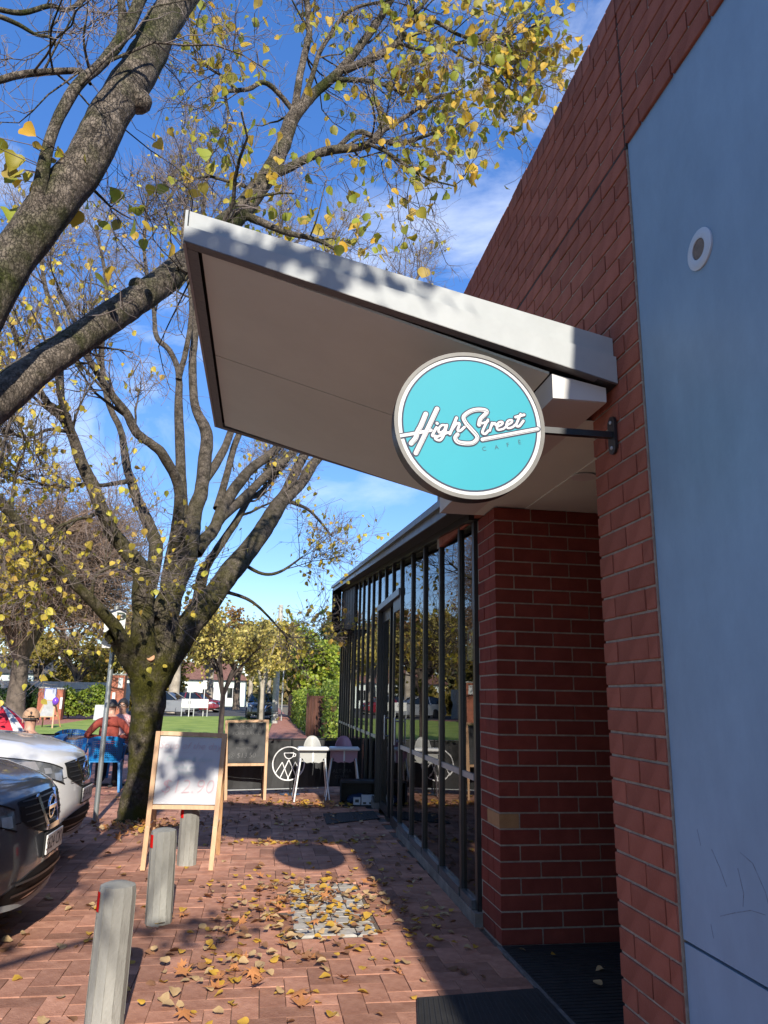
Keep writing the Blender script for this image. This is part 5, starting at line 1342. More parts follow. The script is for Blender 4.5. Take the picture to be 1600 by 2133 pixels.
def patch(mb, ylist, zb, zt, d, rows=4):
    """strip of the car front between lower and upper edge functions, standing d proud"""
    n = len(ylist); vs_ = []
    for r_ in range(rows + 1):
        for y in ylist:
            z = zb(y) + (zt(y) - zb(y)) * r_ / rows
            vs_.append(front(y, z, d))
    fs_ = [(r_ * n + i, r_ * n + i + 1, (r_ + 1) * n + i + 1, (r_ + 1) * n + i) for r_ in range(rows) for i in range(n - 1)]
    mb.add(vs_, fs_)
def lin(a, b, n): return [a + (b - a) * i / (n - 1) for i in range(n)]
def car(label, paint, plate_text, loc, rz, detailed=True, group=None):
    t_ = thing('parked_car', label, 'car', loc, rz, group)
    ysn = [math.copysign(abs(u) ** .85, u) * .9 for u in lin(-1, 1, 31)]
    mb = MB(); n = len(ysn); vs_ = []
    for i, (px, pz) in enumerate(PROF):
        for y in ysn:
            k_ = 1 if i <= 8 else max(.55, 1 - (i - 8) * .12)
            zc_ = pz - (.05 + .03 * (i > 7)) * (abs(y) / .9) ** 3 * (1 if i > 5 else 0)
            if i > 8: zc_ += .02 * math.exp(-((abs(y) - .52) / .10) ** 2)
            vs_.append((px - nose(y) * k_, y * (1 if i < 11 else .98), zc_))
    m_ = len(PROF)
    fs_ = [(r_ * n + i, r_ * n + i + 1, (r_ + 1) * n + i + 1, (r_ + 1) * n + i) for r_ in range(m_ - 1) for i in range(n - 1)]
    mb.add(vs_, fs_)
    for s_, col in ((-1, 0), (1, n - 1)):            # flanks
        a = [vs_[r_ * n + col] for r_ in range(2, m_)]
        pts = [(p[0], p[1], p[2]) for p in a] + [(-4.25, s_ * .86, 1.02), (-4.32, s_ * .86, .35)]
        low = [(p[0], p[1], .24) for p in pts]
        for i in range(len(pts) - 1):
            f = [pts[i], pts[i + 1], low[i + 1], low[i]]
            mb.add(f if s_ < 0 else f[::-1], [(0, 3, 2, 1)])
    mb.add([(-4.25, -.86, 1.02), (-4.25, .86, 1.02), (-4.32, .86, .35), (-4.32, -.86, .35)], [(0, 1, 2, 3)])
    body = mb.build('body', paint, t_, 50)
    ub = MB(); ub.box((-4.25, -.80, .20), (-.42, .80, .30)); ub.build('underbody', m_trim, t_)
    gh = MB()                                         # roof and pillars
    rf = [(-1.98, .60, 1.52), (-2.5, .62, 1.585), (-3.4, .60, 1.56), (-4.0, .56, 1.46)]
    for i in range(3):
        a, b = rf[i], rf[i + 1]
        gh.add([(a[0], -a[1], a[2]), (a[0], 0, a[2] + .03), (b[0], 0, b[2] + .03), (b[0], -b[1], b[2]), (a[0], a[1], a[2]), (b[0], b[1], b[2])], [(0, 1, 2, 3), (1, 4, 5, 2)])
    for s_ in (-1, 1):
        gh.bar((-1.22, s_ * .80, 1.06), (-1.98, s_ * .62, 1.51), .06, .05); gh.bar((-2.9, s_ * .83, 1.0), (-2.9, s_ * .62, 1.55), .09, .03); gh.bar((-4.2, s_ * .80, 1.0), (-3.95, s_ * .58, 1.47), .16, .05)
    gh.build('roof', paint, t_, 50)
    ws = MB(); ws.add([(-1.19, -.78, 1.07), (-1.17, 0, 1.075), (-1.19, .78, 1.07), (-1.97, .59, 1.515), (-1.95, 0, 1.54), (-1.97, -.59, 1.515)], [(0, 1, 4, 5), (1, 2, 3, 4)])
    ws.build('windscreen', m_carglass, t_)
    sw = MB()
    for s_ in (-1, 1): sw.add([(-1.3, s_ * .84, 1.02), (-4.1, s_ * .82, 1.0), (-3.95, s_ * .57, 1.45), (-3.4, s_ * .605, 1.54), (-2.1, s_ * .62, 1.52)], [(0, 1, 2, 3, 4)])
    sw.add([(-4.24, -.8, 1.02), (-4.24, .8, 1.02), (-4.0, .55, 1.46), (-4.0, -.55, 1.46)], [(0, 1, 2, 3)])
    sw.build('side_window', m_carglass, t_)
    for x in (-.90, -3.5):
        for s_ in (-1, 1):
            Mw = Matrix.Translation((x, s_ * .80, .335)) @ Matrix.Rotation(-s_ * math.pi / 2, 4, 'X')
            w_ = MB().lathe([(.20, -.1), (.33, -.1), (.335, -.05), (.335, .07), (.30, .10), (.21, .09)], 28, Mw).build('wheel', m_tyre, t_, 40)
            rm = MB(); rm.lathe([(.001, .06), (.05, .08), (.2, .085), (.205, .06)], 20, Mw); rm.build('rim', m_steel, w_, 40)
            MB().lathe([(.001, .02), (.385, .02), (.385, .062), (.001, .062)], 28, Mw).build('wheel_arch', m_trim, t_)
    # front details
    gz0 = lambda y: .665 + .10 * (abs(y) / .42) ** 3
    gz1 = lambda y: .842 - .015 * (abs(y) / .42) ** 2
    yl = lin(-.44, .44, 23)
    g_ = MB(); patch(g_, yl, lambda y: .60 + .11 * (abs(y) / .44) ** 2, lambda y: .842 - .02 * (abs(y) / .44) ** 2, .006)
    gr = g_.build('grille', m_trim, t_)
    ms = MB()
    for zz in (.66, .70, .74, .78, .815): patch(ms, lin(-.40, .40, 17), lambda y, z=zz: z, lambda y, z=zz: z + .008, .011, 1)
    ms.build('grille_bar', mat('grille_plastic', (.035, .035, .037), rough=.35), gr)
    v_ = MB()
    for s_ in (-1, 1):
        ar = [(s_ * .205, .835), (s_ * .115, .635)]
        w0 = .022
        for (a, b) in zip(ar, ar[1:]):
            v_.bar(front(a[0], a[1], .014), front(b[0], b[1], .016), .036, .018, (1, 0, 0), .004)
    v_.bar(front(-.125, .628, .016), front(.125, .628, .016), .026, .034, (0, 0, 1), .004)
    v_.build('grille_chrome', m_chrome, gr, 40)
    em = MB(); cE = front(0, .742, .016)
    rn = [(cE.x, .068 * math.cos(a), cE.z + .068 * math.sin(a)) for a in lin(0, 2 * math.pi, 29)]
    for a, b in zip(rn, rn[1:]): em.bar(a, b, .014, .012, (1, 0, 0))
    em.box((cE.x - .004, -.088, cE.z - .014), (cE.x + .010, .088, cE.z + .014), None, .003)
    em.build('badge', m_chrome, gr, 40)
    for s_ in (-1, 1):
        hl = MB(); yy = [s_ * v for v in lin(.50, .872, 13)]
        zb_ = lambda y: .665 + .125 * ((abs(y) - .50) / .37)
        zt_ = lambda y: .785 + .120 * max(0, (abs(y) - .50) / .37) ** .8
        patch(hl, yy if s_ > 0 else yy[::-1], zb_, zt_, .006)
        h_o = hl.build('headlight', m_lens, t_, True)
        rl = MB(); 
        for (ya, yb, za, zb2) in ((.525, .605, .690, .755), (.63, .68, .755, .80), (.71, .80, .79, .855)):
            yy2 = [s_ * v for v in lin(ya, yb, 4)]; patch(rl, yy2 if s_ > 0 else yy2[::-1], lambda y, z=za: z, lambda y, z=zb2: z, .010, 2)
        rl.build('reflector', m_lamp, h_o, True)
        fr_ = MB()
        for ff in (zt_, zb_):
            ps = [front(s_ * v, ff(v), .008) for v in lin(.495, .872, 10)]
            for a, b in zip(ps, ps[1:]): fr_.bar(a, b, .008, .008, (1, 0, 0))
        fr_.build('headlight_edge', m_trim, h_o)
    sm = MB()
    for s_ in (-1, 1):
        ps = [front(s_ * v, .705 - .03 * (v - .44), .002) for v in lin(.445, .498, 3)]
        for a, b in zip(ps, ps[1:]): sm.bar(a, b, .006, .004, (1, 0, 0))
    ps = [front(y, .615 + .01 * abs(y), .0015) for y in lin(-.80, .80, 33)]
    sm.build('panel_gap', m_trim, t_)
    it = MB(); patch(it, lin(-.62, .62, 25), lambda y: .235 + .05 * (abs(y) / .62) ** 2, lambda y: .43 - .13 * (abs(y) / .62) ** 3, .005)
    i_o = it.build('lower_intake', m_trim, t_)
    sl = MB()
    for zz in (.30, .365): patch(sl, lin(-.5, .5, 17), lambda y, z=zz: z, lambda y, z=zz: z + .014, .014, 1)
    sl.build('intake_slat', mat('grille_plastic', (.035, .035, .037), rough=.35), i_o)
    lp = MB(); ps = [front(y, .218 + .055 * (abs(y) / .66) ** 2.2, .012) for y in lin(-.66, .66, 25)]
    for a, b in zip(ps, ps[1:]): lp.bar(a, b, .032, .020, (1, 0, 0))
    lp.build('bumper_lip', m_steel, t_, 40)
    cl_ = MB()                                         # black lower cladding
    patch(cl_, lin(-.88, -.63, 8), lambda y: .21, lambda y: .36, .004); patch(cl_, lin(.63, .88, 8), lambda y: .21, lambda y: .36, .004)
    cl_.build('cladding', m_trim, t_)
    pl = MB(); pl.box((.012, -.186, .475), (.022, .186, .592), None, .003); p_o = pl.build('number_plate', m_plate, t_)
    pb = MB(); pb.box((.002, -.20, .462), (.0115, .20, .605)); pb.build('plate_bracket', m_trim, t_)
    if not plate_text: return t_
    tx = link('plate_lettering', text_mesh(plate_text, .105, mat('plate_black', (.012, .012, .012)), spacing=.95), p_o, (.0228, 0, .535)); tx.rotation_euler = (math.pi / 2, 0, math.pi / 2)
    return t_
m_paint_grey = mat('grey_metallic_paint', (.105, .112, .125), (.115, .122, .135), scale=60, rough=.3, metal=.35, coat=1.0)
m_paint_white = mat('white_car_paint', (.60, .60, .59), (.62, .62, .61), scale=40, rough=.3, coat=1.0)
m_paint_black = mat('black_car_paint', (.012, .013, .015), rough=.2, coat=1.0)
m_paint_silver = mat('silver_car_paint', (.34, .35, .36), rough=.28, metal=.5, coat=1.0)
m_paint_red = mat('maroon_car_paint', (.16, .012, .02), rough=.25, coat=1.0)
car('dark grey car parked nose-in at the left edge, nearest the camera', m_paint_grey, 'S624 CKV', (-1.30, 5.55, 0), 0).scale = (1, 1, 1.0)
car('white car parked nose-in behind the dark grey one', m_paint_white, 'S514 AUY', (-1.58, 7.83, 0), 0).scale = (1, 1, 1.04)
car('black four-wheel drive car parked at the kerb beside the footpath, far behind the chalkboard', m_paint_black, '', (.15, 47.6, 0), -math.pi / 2 + .05)
car('silver hatchback behind the white banner across the lawn', m_paint_silver, '', (-4.4, 56.0, -.01), -.35)
car('dark maroon car parked across the road under the orange trees', m_paint_red, '', (-3.2, 64.0, -.01), -.5)

# ------------------------------------------------------------------ people at the cafe tables
m_skin = mat('skin', (.42, .23, .16), (.46, .26, .18), rough=.55)
m_skin2 = mat('tan_skin', (.36, .20, .14), (.40, .23, .16), rough=.55)
m_hair = mat('dark_hair', (.012, .010, .009), (.03, .024, .02), scale=60, rough=.5, stretch=(1, 1, .2))
m_hair_g = mat('greying_hair', (.05, .042, .038), (.12, .105, .095), scale=50, rough=.7)
m_trouser = mat('dark_trousers', (.012, .012, .015), (.025, .025, .03), scale=20, rough=.9)
m_rust = mat('rust_red_jacket', (.17, .028, .018), (.25, .045, .028), scale=9, rough=.9, bump=.6, bscale=14)
m_pinkp = mat('pink_patterned_blouse', (.42, .16, .17), (.6, .42, .40), scale=40, rough=.8)
m_grey_j = mat('grey_brown_jacket', (.10, .085, .07), (.16, .14, .12), scale=12, rough=.9)
def skin_body(name, joints, bones, mats, pick, parent):
    names = list(joints); me = bpy.data.meshes.new(name)
    me.from_pydata([joints[n][0] for n in names], [(names.index(a), names.index(b)) for a, b in bones], [])
    o = bpy.data.objects.new(name, me); COL.objects.link(o)
    sk = o.modifiers.new('skin', 'SKIN'); sk.use_smooth_shade = True
    for i, n in enumerate(names):
        r_ = joints[n][1]; r_ = r_ if isinstance(r_, tuple) else (r_, r_)
        me.skin_vertices[0].data[i].radius = r_
        me.skin_vertices[0].data[i].use_root = (i == 0)
    o.modifiers.new('sub', 'SUBSURF').levels = 2
    dg = bpy.context.evaluated_depsgraph_get(); dg.update()
    out = bpy.data.meshes.new_from_object(o.evaluated_get(dg))
    bpy.data.objects.remove(o)
    out.materials.clear()
    for m_ in mats: out.materials.append(m_)
    for p in out.polygons:
        p.material_index = pick(p.center); p.use_smooth = True
    return link(name, out, parent)
def hand(j, bones, wrist, d, side, pre, up=(0, 0, 1)):
    """palm and five fingers from the wrist joint along d"""
    d = Vector(d).normalized(); lat = Vector(up).cross(d).normalized() * side
    w_ = Vector(j[wrist][0]); pm = w_ + d * .05
    j[pre + 'palm'] = (tuple(w_ + d * .075), (.034, .016)); bones.append((wrist, pre + 'palm'))
    for i, (o_, ln) in enumerate(((-.026, .068), (-.009, .078), (.009, .072), (.026, .056))):
        b_ = w_ + d * .085 + lat * o_; c_ = b_ + d * ln * .55 - Vector((0, 0, .006)); e_ = b_ + d * ln - Vector((0, 0, .022))
        j[f'{pre}f{i}a'] = (tuple(c_), .0085); j[f'{pre}f{i}b'] = (tuple(e_), .0075)
        bones += [(pre + 'palm', f'{pre}f{i}a'), (f'{pre}f{i}a', f'{pre}f{i}b')]
    t1_ = w_ + d * .045 - lat * .042; t2_ = w_ + d * .085 - lat * .058
    j[pre + 't1'] = (tuple(t1_), .011); j[pre + 't2'] = (tuple(t2_), .009)
    bones += [(wrist, pre + 't1'), (pre + 't1', pre + 't2')]
def seated(label, loc, rz, top, skin, hair_m, hair='short', lean=.06, glasses=False, cap=None, elbows=(.30, .12, .80), hands_z=.78):
    """seated figure facing local +y; origin on the ground below the seat"""
    t_ = thing('person', label, 'person', loc, rz)
    j = {'pelvis': ((0, 0, .53), (.165, .125)), 'waist': ((0, lean * .4, .72), (.150, .110)), 'chest': ((0, lean, .93), (.175, .120)), 'collar': ((0, lean * 1.25, 1.045), (.110, .085)),
         'neck': ((0, lean * 1.5, 1.115), (.055, .058)), 'jaw': ((0, lean * 1.7 + .02, 1.185), (.066, .078)), 'brow': ((0, lean * 1.75 + .012, 1.265), (.076, .094)), 'crown': ((0, lean * 1.75, 1.325), (.052, .064))}
    bones = [('pelvis', 'waist'), ('waist', 'chest'), ('chest', 'collar'), ('collar', 'neck'), ('neck', 'jaw'), ('jaw', 'brow'), ('brow', 'crown')]
    for s_, n in ((-1, 'l'), (1, 'r')):
        j[n + 'sh'] = ((s_ * .185, lean * 1.1, 1.0), .068); j[n + 'el'] = ((s_ * elbows[0], elbows[1], elbows[2]), .050)
        j[n + 'wr'] = ((s_ * .14, elbows[1] + .25, hands_z), .031)
        j[n + 'hip'] = ((s_ * .10, .03, .51), .095); j[n + 'kn'] = ((s_ * .13, .43, .52), .064); j[n + 'an'] = ((s_ * .13, .40, .10), .042); j[n + 'to'] = ((s_ * .14, .55, .04), (.042, .032))
        bones += [('collar', n + 'sh'), (n + 'sh', n + 'el'), (n + 'el', n + 'wr'), ('pelvis', n + 'hip'), (n + 'hip', n + 'kn'), (n + 'kn', n + 'an'), (n + 'an', n + 'to')]
        hand(j, bones, n + 'wr', (-s_ * .3, .95, -.03), s_, n)
    def pick(c):
        if c.z > 1.10: return 0
        if c.y > elbows[1] + .265 and c.z > .70: return 0
        if c.z < .12 and c.y > .3: return 3
        if c.z < .60: return 2
        return 1
    body = skin_body('body', j, bones, [skin, top, m_trouser, m_trim], pick, t_)
    hy, hz = lean * 1.75, 1.262
    hm = MB()                                         # hair: shell over the crown and the back of the head
    nu, nv = 20, 9
    vs_ = []
    for v in range(nv + 1):
        th_ = v / nv * (math.pi * (.53 if hair == 'short' else .66))
        for u in range(nu):
            a = 2 * math.pi * u / nu; fr_ = max(0, math.sin(a))
            th2 = th_ * (1 - (.42 if hair == 'short' else .48) * fr_ ** 1.5)
            rr = 1.07 + (.10 if hair != 'short' else 0) * (1 - fr_) + .015 * math.sin(7 * a)
            vs_.append((.082 * rr * math.sin(th2) * math.cos(a), hy + .004 + .103 * rr * math.sin(th2) * math.sin(a), hz + .100 * rr * math.cos(th2)))
    hm.add(vs_, [(v * nu + u, (v + 1) * nu + u, (v + 1) * nu + (u + 1) % nu, v * nu + (u + 1) % nu) for v in range(nv) for u in range(nu)])
    hm.build('hair', hair_m, t_, 'full')
    if hair == 'tied':
        MB().ellipsoid((0, hy - .125, hz + .0), (.05, .05, .055), 12, 8).build('hair_bun', hair_m, t_, True)
    for s_ in (-1, 1):
        MB().ellipsoid((s_ * .083, hy, hz - .03), (.012, .020, .032), 10, 8).build('ear', skin, t_, True)
        e_ = MB().ellipsoid((s_ * .032, hy + .090, hz - .012), (.013, .010, .008), 10, 6).build('eye', m_white, t_, True)
        MB().ellipsoid((s_ * .032, hy + .0985, hz - .012), (.006, .003, .006), 8, 6).build('iris', m_hair, e_, True)
        MB().bar((s_ * .015, hy + .098, hz + .014), (s_ * .050, hy + .088, hz + .012), .006, .008).build('eyebrow', hair_m, t_)
    no = MB(); no.add([(0, hy + .094, hz + .0), (-.014, hy + .092, hz - .045), (.014, hy + .092, hz - .045), (0, hy + .122, hz - .042), (0, hy + .095, hz - .052)], [(0, 1, 3), (0, 3, 2), (1, 4, 3), (3, 4, 2)]); no.build('nose', skin, t_, 'full')
    MB().ellipsoid((0, hy + .092, hz - .072), (.024, .008, .007), 12, 6).build('mouth', mat('lips', (.30, .10, .085)), t_, True)
    if glasses:
        gl = MB()
        for s_ in (-1, 1):
            rn = [(s_ * .034 + .026 * math.cos(a), hy + .108, hz - .012 + .019 * math.sin(a)) for a in lin(0, 2 * math.pi, 17)]
            gl.tube(rn, .0028, 5, False); gl.tube([(s_ * .06, hy + .106, hz - .008), (s_ * .088, hy + .0, hz - .006)], .0025, 5)
        gl.tube([(-.010, hy + .110, hz - .01), (.010, hy + .110, hz - .01)], .0025, 5)
        gl.build('spectacles', m_trim, t_)
    if cap is not None:
        cm = MB(); vs_ = []
        for v in range(9):
            th_ = v / 8 * math.pi * .52
            for u in range(24):
                a = 2 * math.pi * u / 24
                vs_.append((.096 * math.sin(th_) * math.cos(a), hy + .118 * math.sin(th_) * math.sin(a), hz + .015 + .108 * math.cos(th_)))
        cm.add(vs_, [(v * 24 + u, (v + 1) * 24 + u, (v + 1) * 24 + (u + 1) % 24, v * 24 + (u + 1) % 24) for v in range(8) for u in range(24)])
        c_o = cm.build('cap', cap, t_, 'full')
        bm_ = MB(); pts = [(.085 * math.cos(a), hy + .10 + .11 * math.sin(a)) for a in lin(0, math.pi, 13)] + [(-.085, hy + .09), (.085, hy + .09)]
        bm_.prism(pts, .006, Matrix.Translation((0, 0, hz + .018))); bm_.build('cap_peak', cap, c_o)
        sl_ = MB(); sl_.bar((-.035, hy - .120, hz + .028), (.035, hy - .120, hz + .028), .022, .006); sl_.build('cap_strap', m_trim, c_o)
    return t_
MAN = (-2.32, 12.72, 0)
seated('man in a rust red jacket seen from behind, left of the tree trunk', MAN, .10, m_rust, m_skin, m_hair_g, lean=.13, elbows=(.34, .10, .80), hands_z=.775)
seated('woman with dark hair and glasses facing the camera across the cafe table', (-2.37, 14.25, 0), math.pi - .08, m_pinkp, m_skin2, m_hair, 'tied', .05, True)
seated('person in a tan cap seen from behind, just above the white car bonnet', (-2.62, 9.55, -.10), .25, m_grey_j, m_skin, m_hair_g, 'short', .05, False, mat('tan_cap_cloth', (.36, .22, .13), (.42, .26, .16), scale=30, rough=.9))

m_blue = mat('blue_chair_plastic', (.005, .14, .36), (.008, .17, .42), scale=4, rough=.38)
def blue_chair(loc, rz, label):
    t_ = thing('chair', label, 'chair', loc, rz, 'blue plastic cafe chairs')
    def sf(u, v):                                     # back shell, u across -1..1, v up 0..1
        w_ = .235 + .035 * v
        return Vector((u * w_, -.22 - .06 * v + .11 * abs(u) ** 2.4, .46 + .36 * v - .05 * abs(u) ** 3 * v))
    bk = MB(); nu, nv = 18, 12
    for i in range(nu):
        for k_ in range(nv):
            u0, u1 = -1 + 2 * i / nu, -1 + 2 * (i + 1) / nu; v0, v1 = k_ / nv, (k_ + 1) / nv
            c4 = [sf(u0, v0), sf(u1, v0), sf(u1, v1), sf(u0, v1)]
            if 2 <= i < nu - 2 and 1 <= k_ < nv - 2:
                c = sum(c4, Vector()) / 4; inn_ = [(c4[q].lerp(c4[(q + 1) % 4], .5)).lerp(c, .38) for q in range(4)]
                bk.add(c4 + inn_, [(0, 4, 7), (1, 5, 4), (2, 6, 5), (3, 7, 6), (0, 1, 4), (1, 2, 5), (2, 3, 6), (3, 0, 7)])
            else: bk.add(c4, [(0, 1, 2, 3)])
    o = bk.build('backrest', m_blue, t_); so = o.modifiers.new('thick', 'SOLIDIFY'); so.thickness = .007
    se = MB(); se.prism([(-.22, -.21), (.22, -.21), (.24, 0), (.235, .22), (.18, .25), (-.18, .25), (-.235, .22), (-.24, 0)], .022, Matrix.Translation((0, 0, .435))); se.build('seat', m_blue, t_)
    for sx in (-1, 1):
        MB().bar((sx * .255, -.27, .006), (sx * .215, -.21, .44), .036, .030, (0, 1, 0), .004).build('leg', m_blue, t_)
        MB().bar((sx * .25, .26, .006), (sx * .215, .21, .44), .036, .030, (0, 1, 0), .004).build('leg', m_blue, t_)
        a_ = MB(); a_.tube([(sx * .262, -.20, .70), (sx * .29, -.02, .67), (sx * .27, .16, .655), (sx * .235, .20, .45)], [.02, .02, .019, .017], 8); a_.build('armrest', m_blue, t_, True)
    return t_
blue_chair((MAN[0], MAN[1], 0), .10, 'blue plastic chair under the man in the rust red jacket, back to the camera')
blue_chair((-2.37, 14.25, 0), math.pi - .08, 'blue plastic chair under the woman with glasses')
blue_chair((-3.25, 12.9, 0), math.pi / 2 + .5, 'empty blue plastic chair nearest above the white car bonnet')
blue_chair((-3.22, 14.4, 0), math.pi + .25, 'empty blue plastic chair facing the camera behind the glasses on the table')
blue_chair((-2.62, 9.55, -.10), .25, 'blue plastic chair under the person in the tan cap')
m_top = mat('tan_table_top', (.28, .17, .10), (.34, .21, .13), scale=4, rough=.4, stretch=(1, 6, 1))
def cafe_table(loc, label, w_=.70):
    t_ = thing('cafe_table', label, 'table', loc, 0, 'square cafe tables')
    MB().box((-w_ / 2, -w_ / 2, .715), (w_ / 2, w_ / 2, .745), None, .006).build('table_top', m_top, t_)
    MB().tube([(0, 0, .012), (0, 0, .714)], .032, 12).build('pedestal', m_black_matt, t_, True)
    b_ = MB()
    for a in (0, 1): b_.bar((-.26 + .26 * a, -.26 * a, .016), (.26 - .26 * a, .26 * a, .016 + .0015 * a), .06, .028)
    b_.build('base', m_black_matt, t_)
    return t_
cafe_table((-2.30, 13.45, 0), 'cafe table between the man in the rust jacket and the woman')
cafe_table((-3.25, 13.65, 0), 'cafe table with a black cup and two water glasses, left of the man')
c_ = thing('cup', 'black coffee cup on a saucer on the left cafe table', 'cup', (-3.26, 13.48, .746))
MB().lathe([(.02, .006), (.034, .02), (.040, .065), (.036, .066), (.030, .02), (.001, .012)], 18).build('bowl', m_black, c_, True); MB().lathe([(.03, 0), (.07, .007), (.066, .010), (.001, .004)], 20).build('saucer', m_black, c_, True)
m_clear = glass_mat('drinking_glass', (.92, .94, .94), 1.45)
for i, (dx, dy, lb) in enumerate(((.12, -.05, 'left of two drinking glasses on the left cafe table'), (.20, .02, 'right of two drinking glasses on the left cafe table'))):
    g_ = MB().lathe([(.026, 0), (.034, .12), (.032, .12), (.024, .006), (.001, .006)], 16).build('drinking_glass', m_clear, None, True); g_.location = (-3.26 + dx, 13.48 + dy, .746); tag(g_, lb, 'glass', 'water glasses on the cafe table')

# red and white umbrella (low, closed side towards us) left of the capped person
um = thing('striped_umbrella', 'red and white striped umbrella at the left edge beyond the white car', 'umbrella', (-3.30, 10.55, 0))
m_ur = mat('red_canvas', (.50, .012, .03), (.56, .02, .04), rough=.7); m_uw = mat('white_canvas', (.66, .66, .64), (.7, .7, .68), rough=.7)
def ump(a, t): 
    r_ = .02 + .42 * t ** .9; return (r_ * math.cos(a), r_ * math.sin(a), 1.30 - .33 * t ** 1.25)
for i in range(16):
    a0, a1 = 2 * math.pi * i / 16, 2 * math.pi * (i + 1) / 16
    q = MB()
    for k_ in range(6):
        for s_ in range(2):
            b0, b1 = a0 + (a1 - a0) * s_ / 2, a0 + (a1 - a0) * (s_ + 1) / 2
            q.add([ump(b0, k_ / 6), ump(b1, k_ / 6), ump(b1, (k_ + 1) / 6), ump(b0, (k_ + 1) / 6)], [(0, 3, 2, 1)])
    for s_ in range(2):
        b0, b1 = a0 + (a1 - a0) * s_ / 2, a0 + (a1 - a0) * (s_ + 1) / 2; p0, p1 = ump(b0, 1), ump(b1, 1)
        q.add([p0, p1, (p1[0] * 1.01, p1[1] * 1.01, p1[2] - .07), (p0[0] * 1.01, p0[1] * 1.01, p0[2] - .07)], [(0, 3, 2, 1)])
    q.build('panel', m_ur if i % 2 else m_uw, um)
MB().ellipsoid((0, 0, 1.315), (.045, .045, .035), 12, 8).build('top_knob', m_ur, um, True)
MB().tube([(0, 0, 0.03), (0, 0, 1.3)], .014, 8).build('pole', m_steel, um, True)
MB().lathe([(.2, 0), (.2, .03), (.03, .05)], 20).build('base', m_black_matt, um)

# ------------------------------------------------------------------ beyond the lawn
m_brick_far = mat('far_brick', (.26, .085, .05), (.36, .13, .08), scale=6, rough=.9, bump=.3, bscale=30)
def gate_pillar(x, y, w_, h, label, papers=()):
    t_ = thing('brick_gate_pillar', label, 'pillar', (x, y, 0))
    MB().box((-w_ / 2, -w_ / 2, -.02), (w_ / 2, w_ / 2, h)).build('shaft', m_brick_far, t_)
    MB().box((-w_ / 2 - .04, -w_ / 2 - .04, h + .001), (w_ / 2 + .04, w_ / 2 + .04, h + .09), None, .02).build('cap', m_conc, t_)
    for (px, pz, pw, ph) in papers:
        MB().box((px - pw / 2, -w_ / 2 - .012, pz), (px + pw / 2, -w_ / 2 - .002, pz + ph)).build('notice', m_white, t_)
gate_pillar(-11.33, 43.3, .5, 1.58, 'left red brick gate pillar beside the blue notice board')
gate_pillar(-10.60, 43.3, .5, 1.55, 'right red brick gate pillar beside the blue notice board', [(.2, .55, .12, .6)])
gate_pillar(-7.95, 45.2, .75, 2.38, 'taller red brick pier with white notices, between the tree trunk and the sign pole', [(.16, 1.7, .24, .55), (-.14, .7, .16, .75)])
nb = thing('notice_board', 'blue and white poster board standing between two brick gate pillars', 'notice board', (-10.97, 43.0, 0))
MB().box((-.30, -.03, .28), (.30, .03, 1.62), None, .01).build('board', mat('blue_print', (.05, .09, .30), (.10, .16, .42), scale=3), nb)
MB().box((-.26, -.036, .62), (.27, -.031, 1.58)).build('poster', mat('pale_blue_poster', (.32, .38, .52), (.5, .54, .62), scale=2.5, c3=(.62, .64, .68)), nb)
for s_ in (-1, 1): MB().box((s_ * .28 - .025, -.025, 0), (s_ * .28 + .025, .025, .279)).build('post', m_black_matt, nb)
fe = thing('railing_fence', 'black metal railing fence running behind the hedges', 'fence', (-11, 46.2, 0))
q = MB()
for i in range(94):
    x = -9.0 + i * .125
    q.box((x - .008, -.008, .1), (x + .008, .008, 1.60))
tag(q.build('picket', m_black_matt, fe), kind='stuff')
for z in (.16, 1.56): MB().box((-9.1, -.02, z), (2.75, .02, z + .035)).build('rail', m_black_matt, fe)
for i in range(6): MB().box((-9.1 + i * 2.35 - .03, .021, 0), (-9.1 + i * 2.35 + .03, .081, 1.68)).build('post', m_black_matt, fe)
pw_ = thing('paling_fence', 'pale grey paling fence far behind the railing on the left', 'fence', (-15, 56, 0))
for i in range(30): MB().box((-6 + i * .4, -.02, 0), (-6 + i * .4 + .385, .02, 2.1)).build('panel', mat('pale_fence', (.30, .30, .27), (.38, .38, .34), scale=3), pw_)
es = easel('easel_sign', 'small easel board on the lawn with a purple balloon, left of the blue notice board', (-8.95, 33.0), (-8.25, 33.2), (-8.72, 33.6, 1.12), (-8.38, 33.65, 1.12), (-8.9, 34.2), (-8.2, 34.3), .45, mat('grey_board', (.22, .22, .21), (.3, .3, .29)), [], m_pine, .05)
ba = MB().ellipsoid((0, 0, 0), (.13, .13, .16), 16, 10).build('balloon', mat('purple_balloon', (.16, .05, .42), rough=.25), None, True); ba.location = (-8.30, 33.45, 1.06); tag(ba, 'purple balloon tied to the top of the small easel board', 'balloon')
gs = thing('sandwich_board', 'grey A-frame board standing at the foot of the brick pier', 'sandwich board', (-8.42, 43.2, 0))
for s_ in (-1, 1):
    MB().box((-.26, -.01, 0), (.26, .01, .80), Matrix.Translation((0, s_ * .2, .01)) @ Matrix.Rotation(s_ * .22, 4, 'X')).build('panel', mat('grey_sign', (.28, .30, .31), (.34, .36, .37)), gs)
MB().box((-.07, -.018, .42), (.16, -.012, .64), Matrix.Translation((0, -.2, .01)) @ Matrix.Rotation(-.22, 4, 'X')).build('notice', m_white, gs)
wb = thing('banner_sign', 'long white banner sign on posts at the far edge of the lawn', 'sign', (-4.25, 52.2, 0))
MB().box((-.86, -.03, .55), (.86, 0, 1.12), None, .01).build('banner', m_white, wb)
MB().lathe([(.001, 0), (.13, 0), (.13, .004), (.001, .004)], 18, Matrix.Translation((-.35, -.031, .9)) @ MY).build('emblem', mat('grey_print2', (.3, .3, .32)), wb)
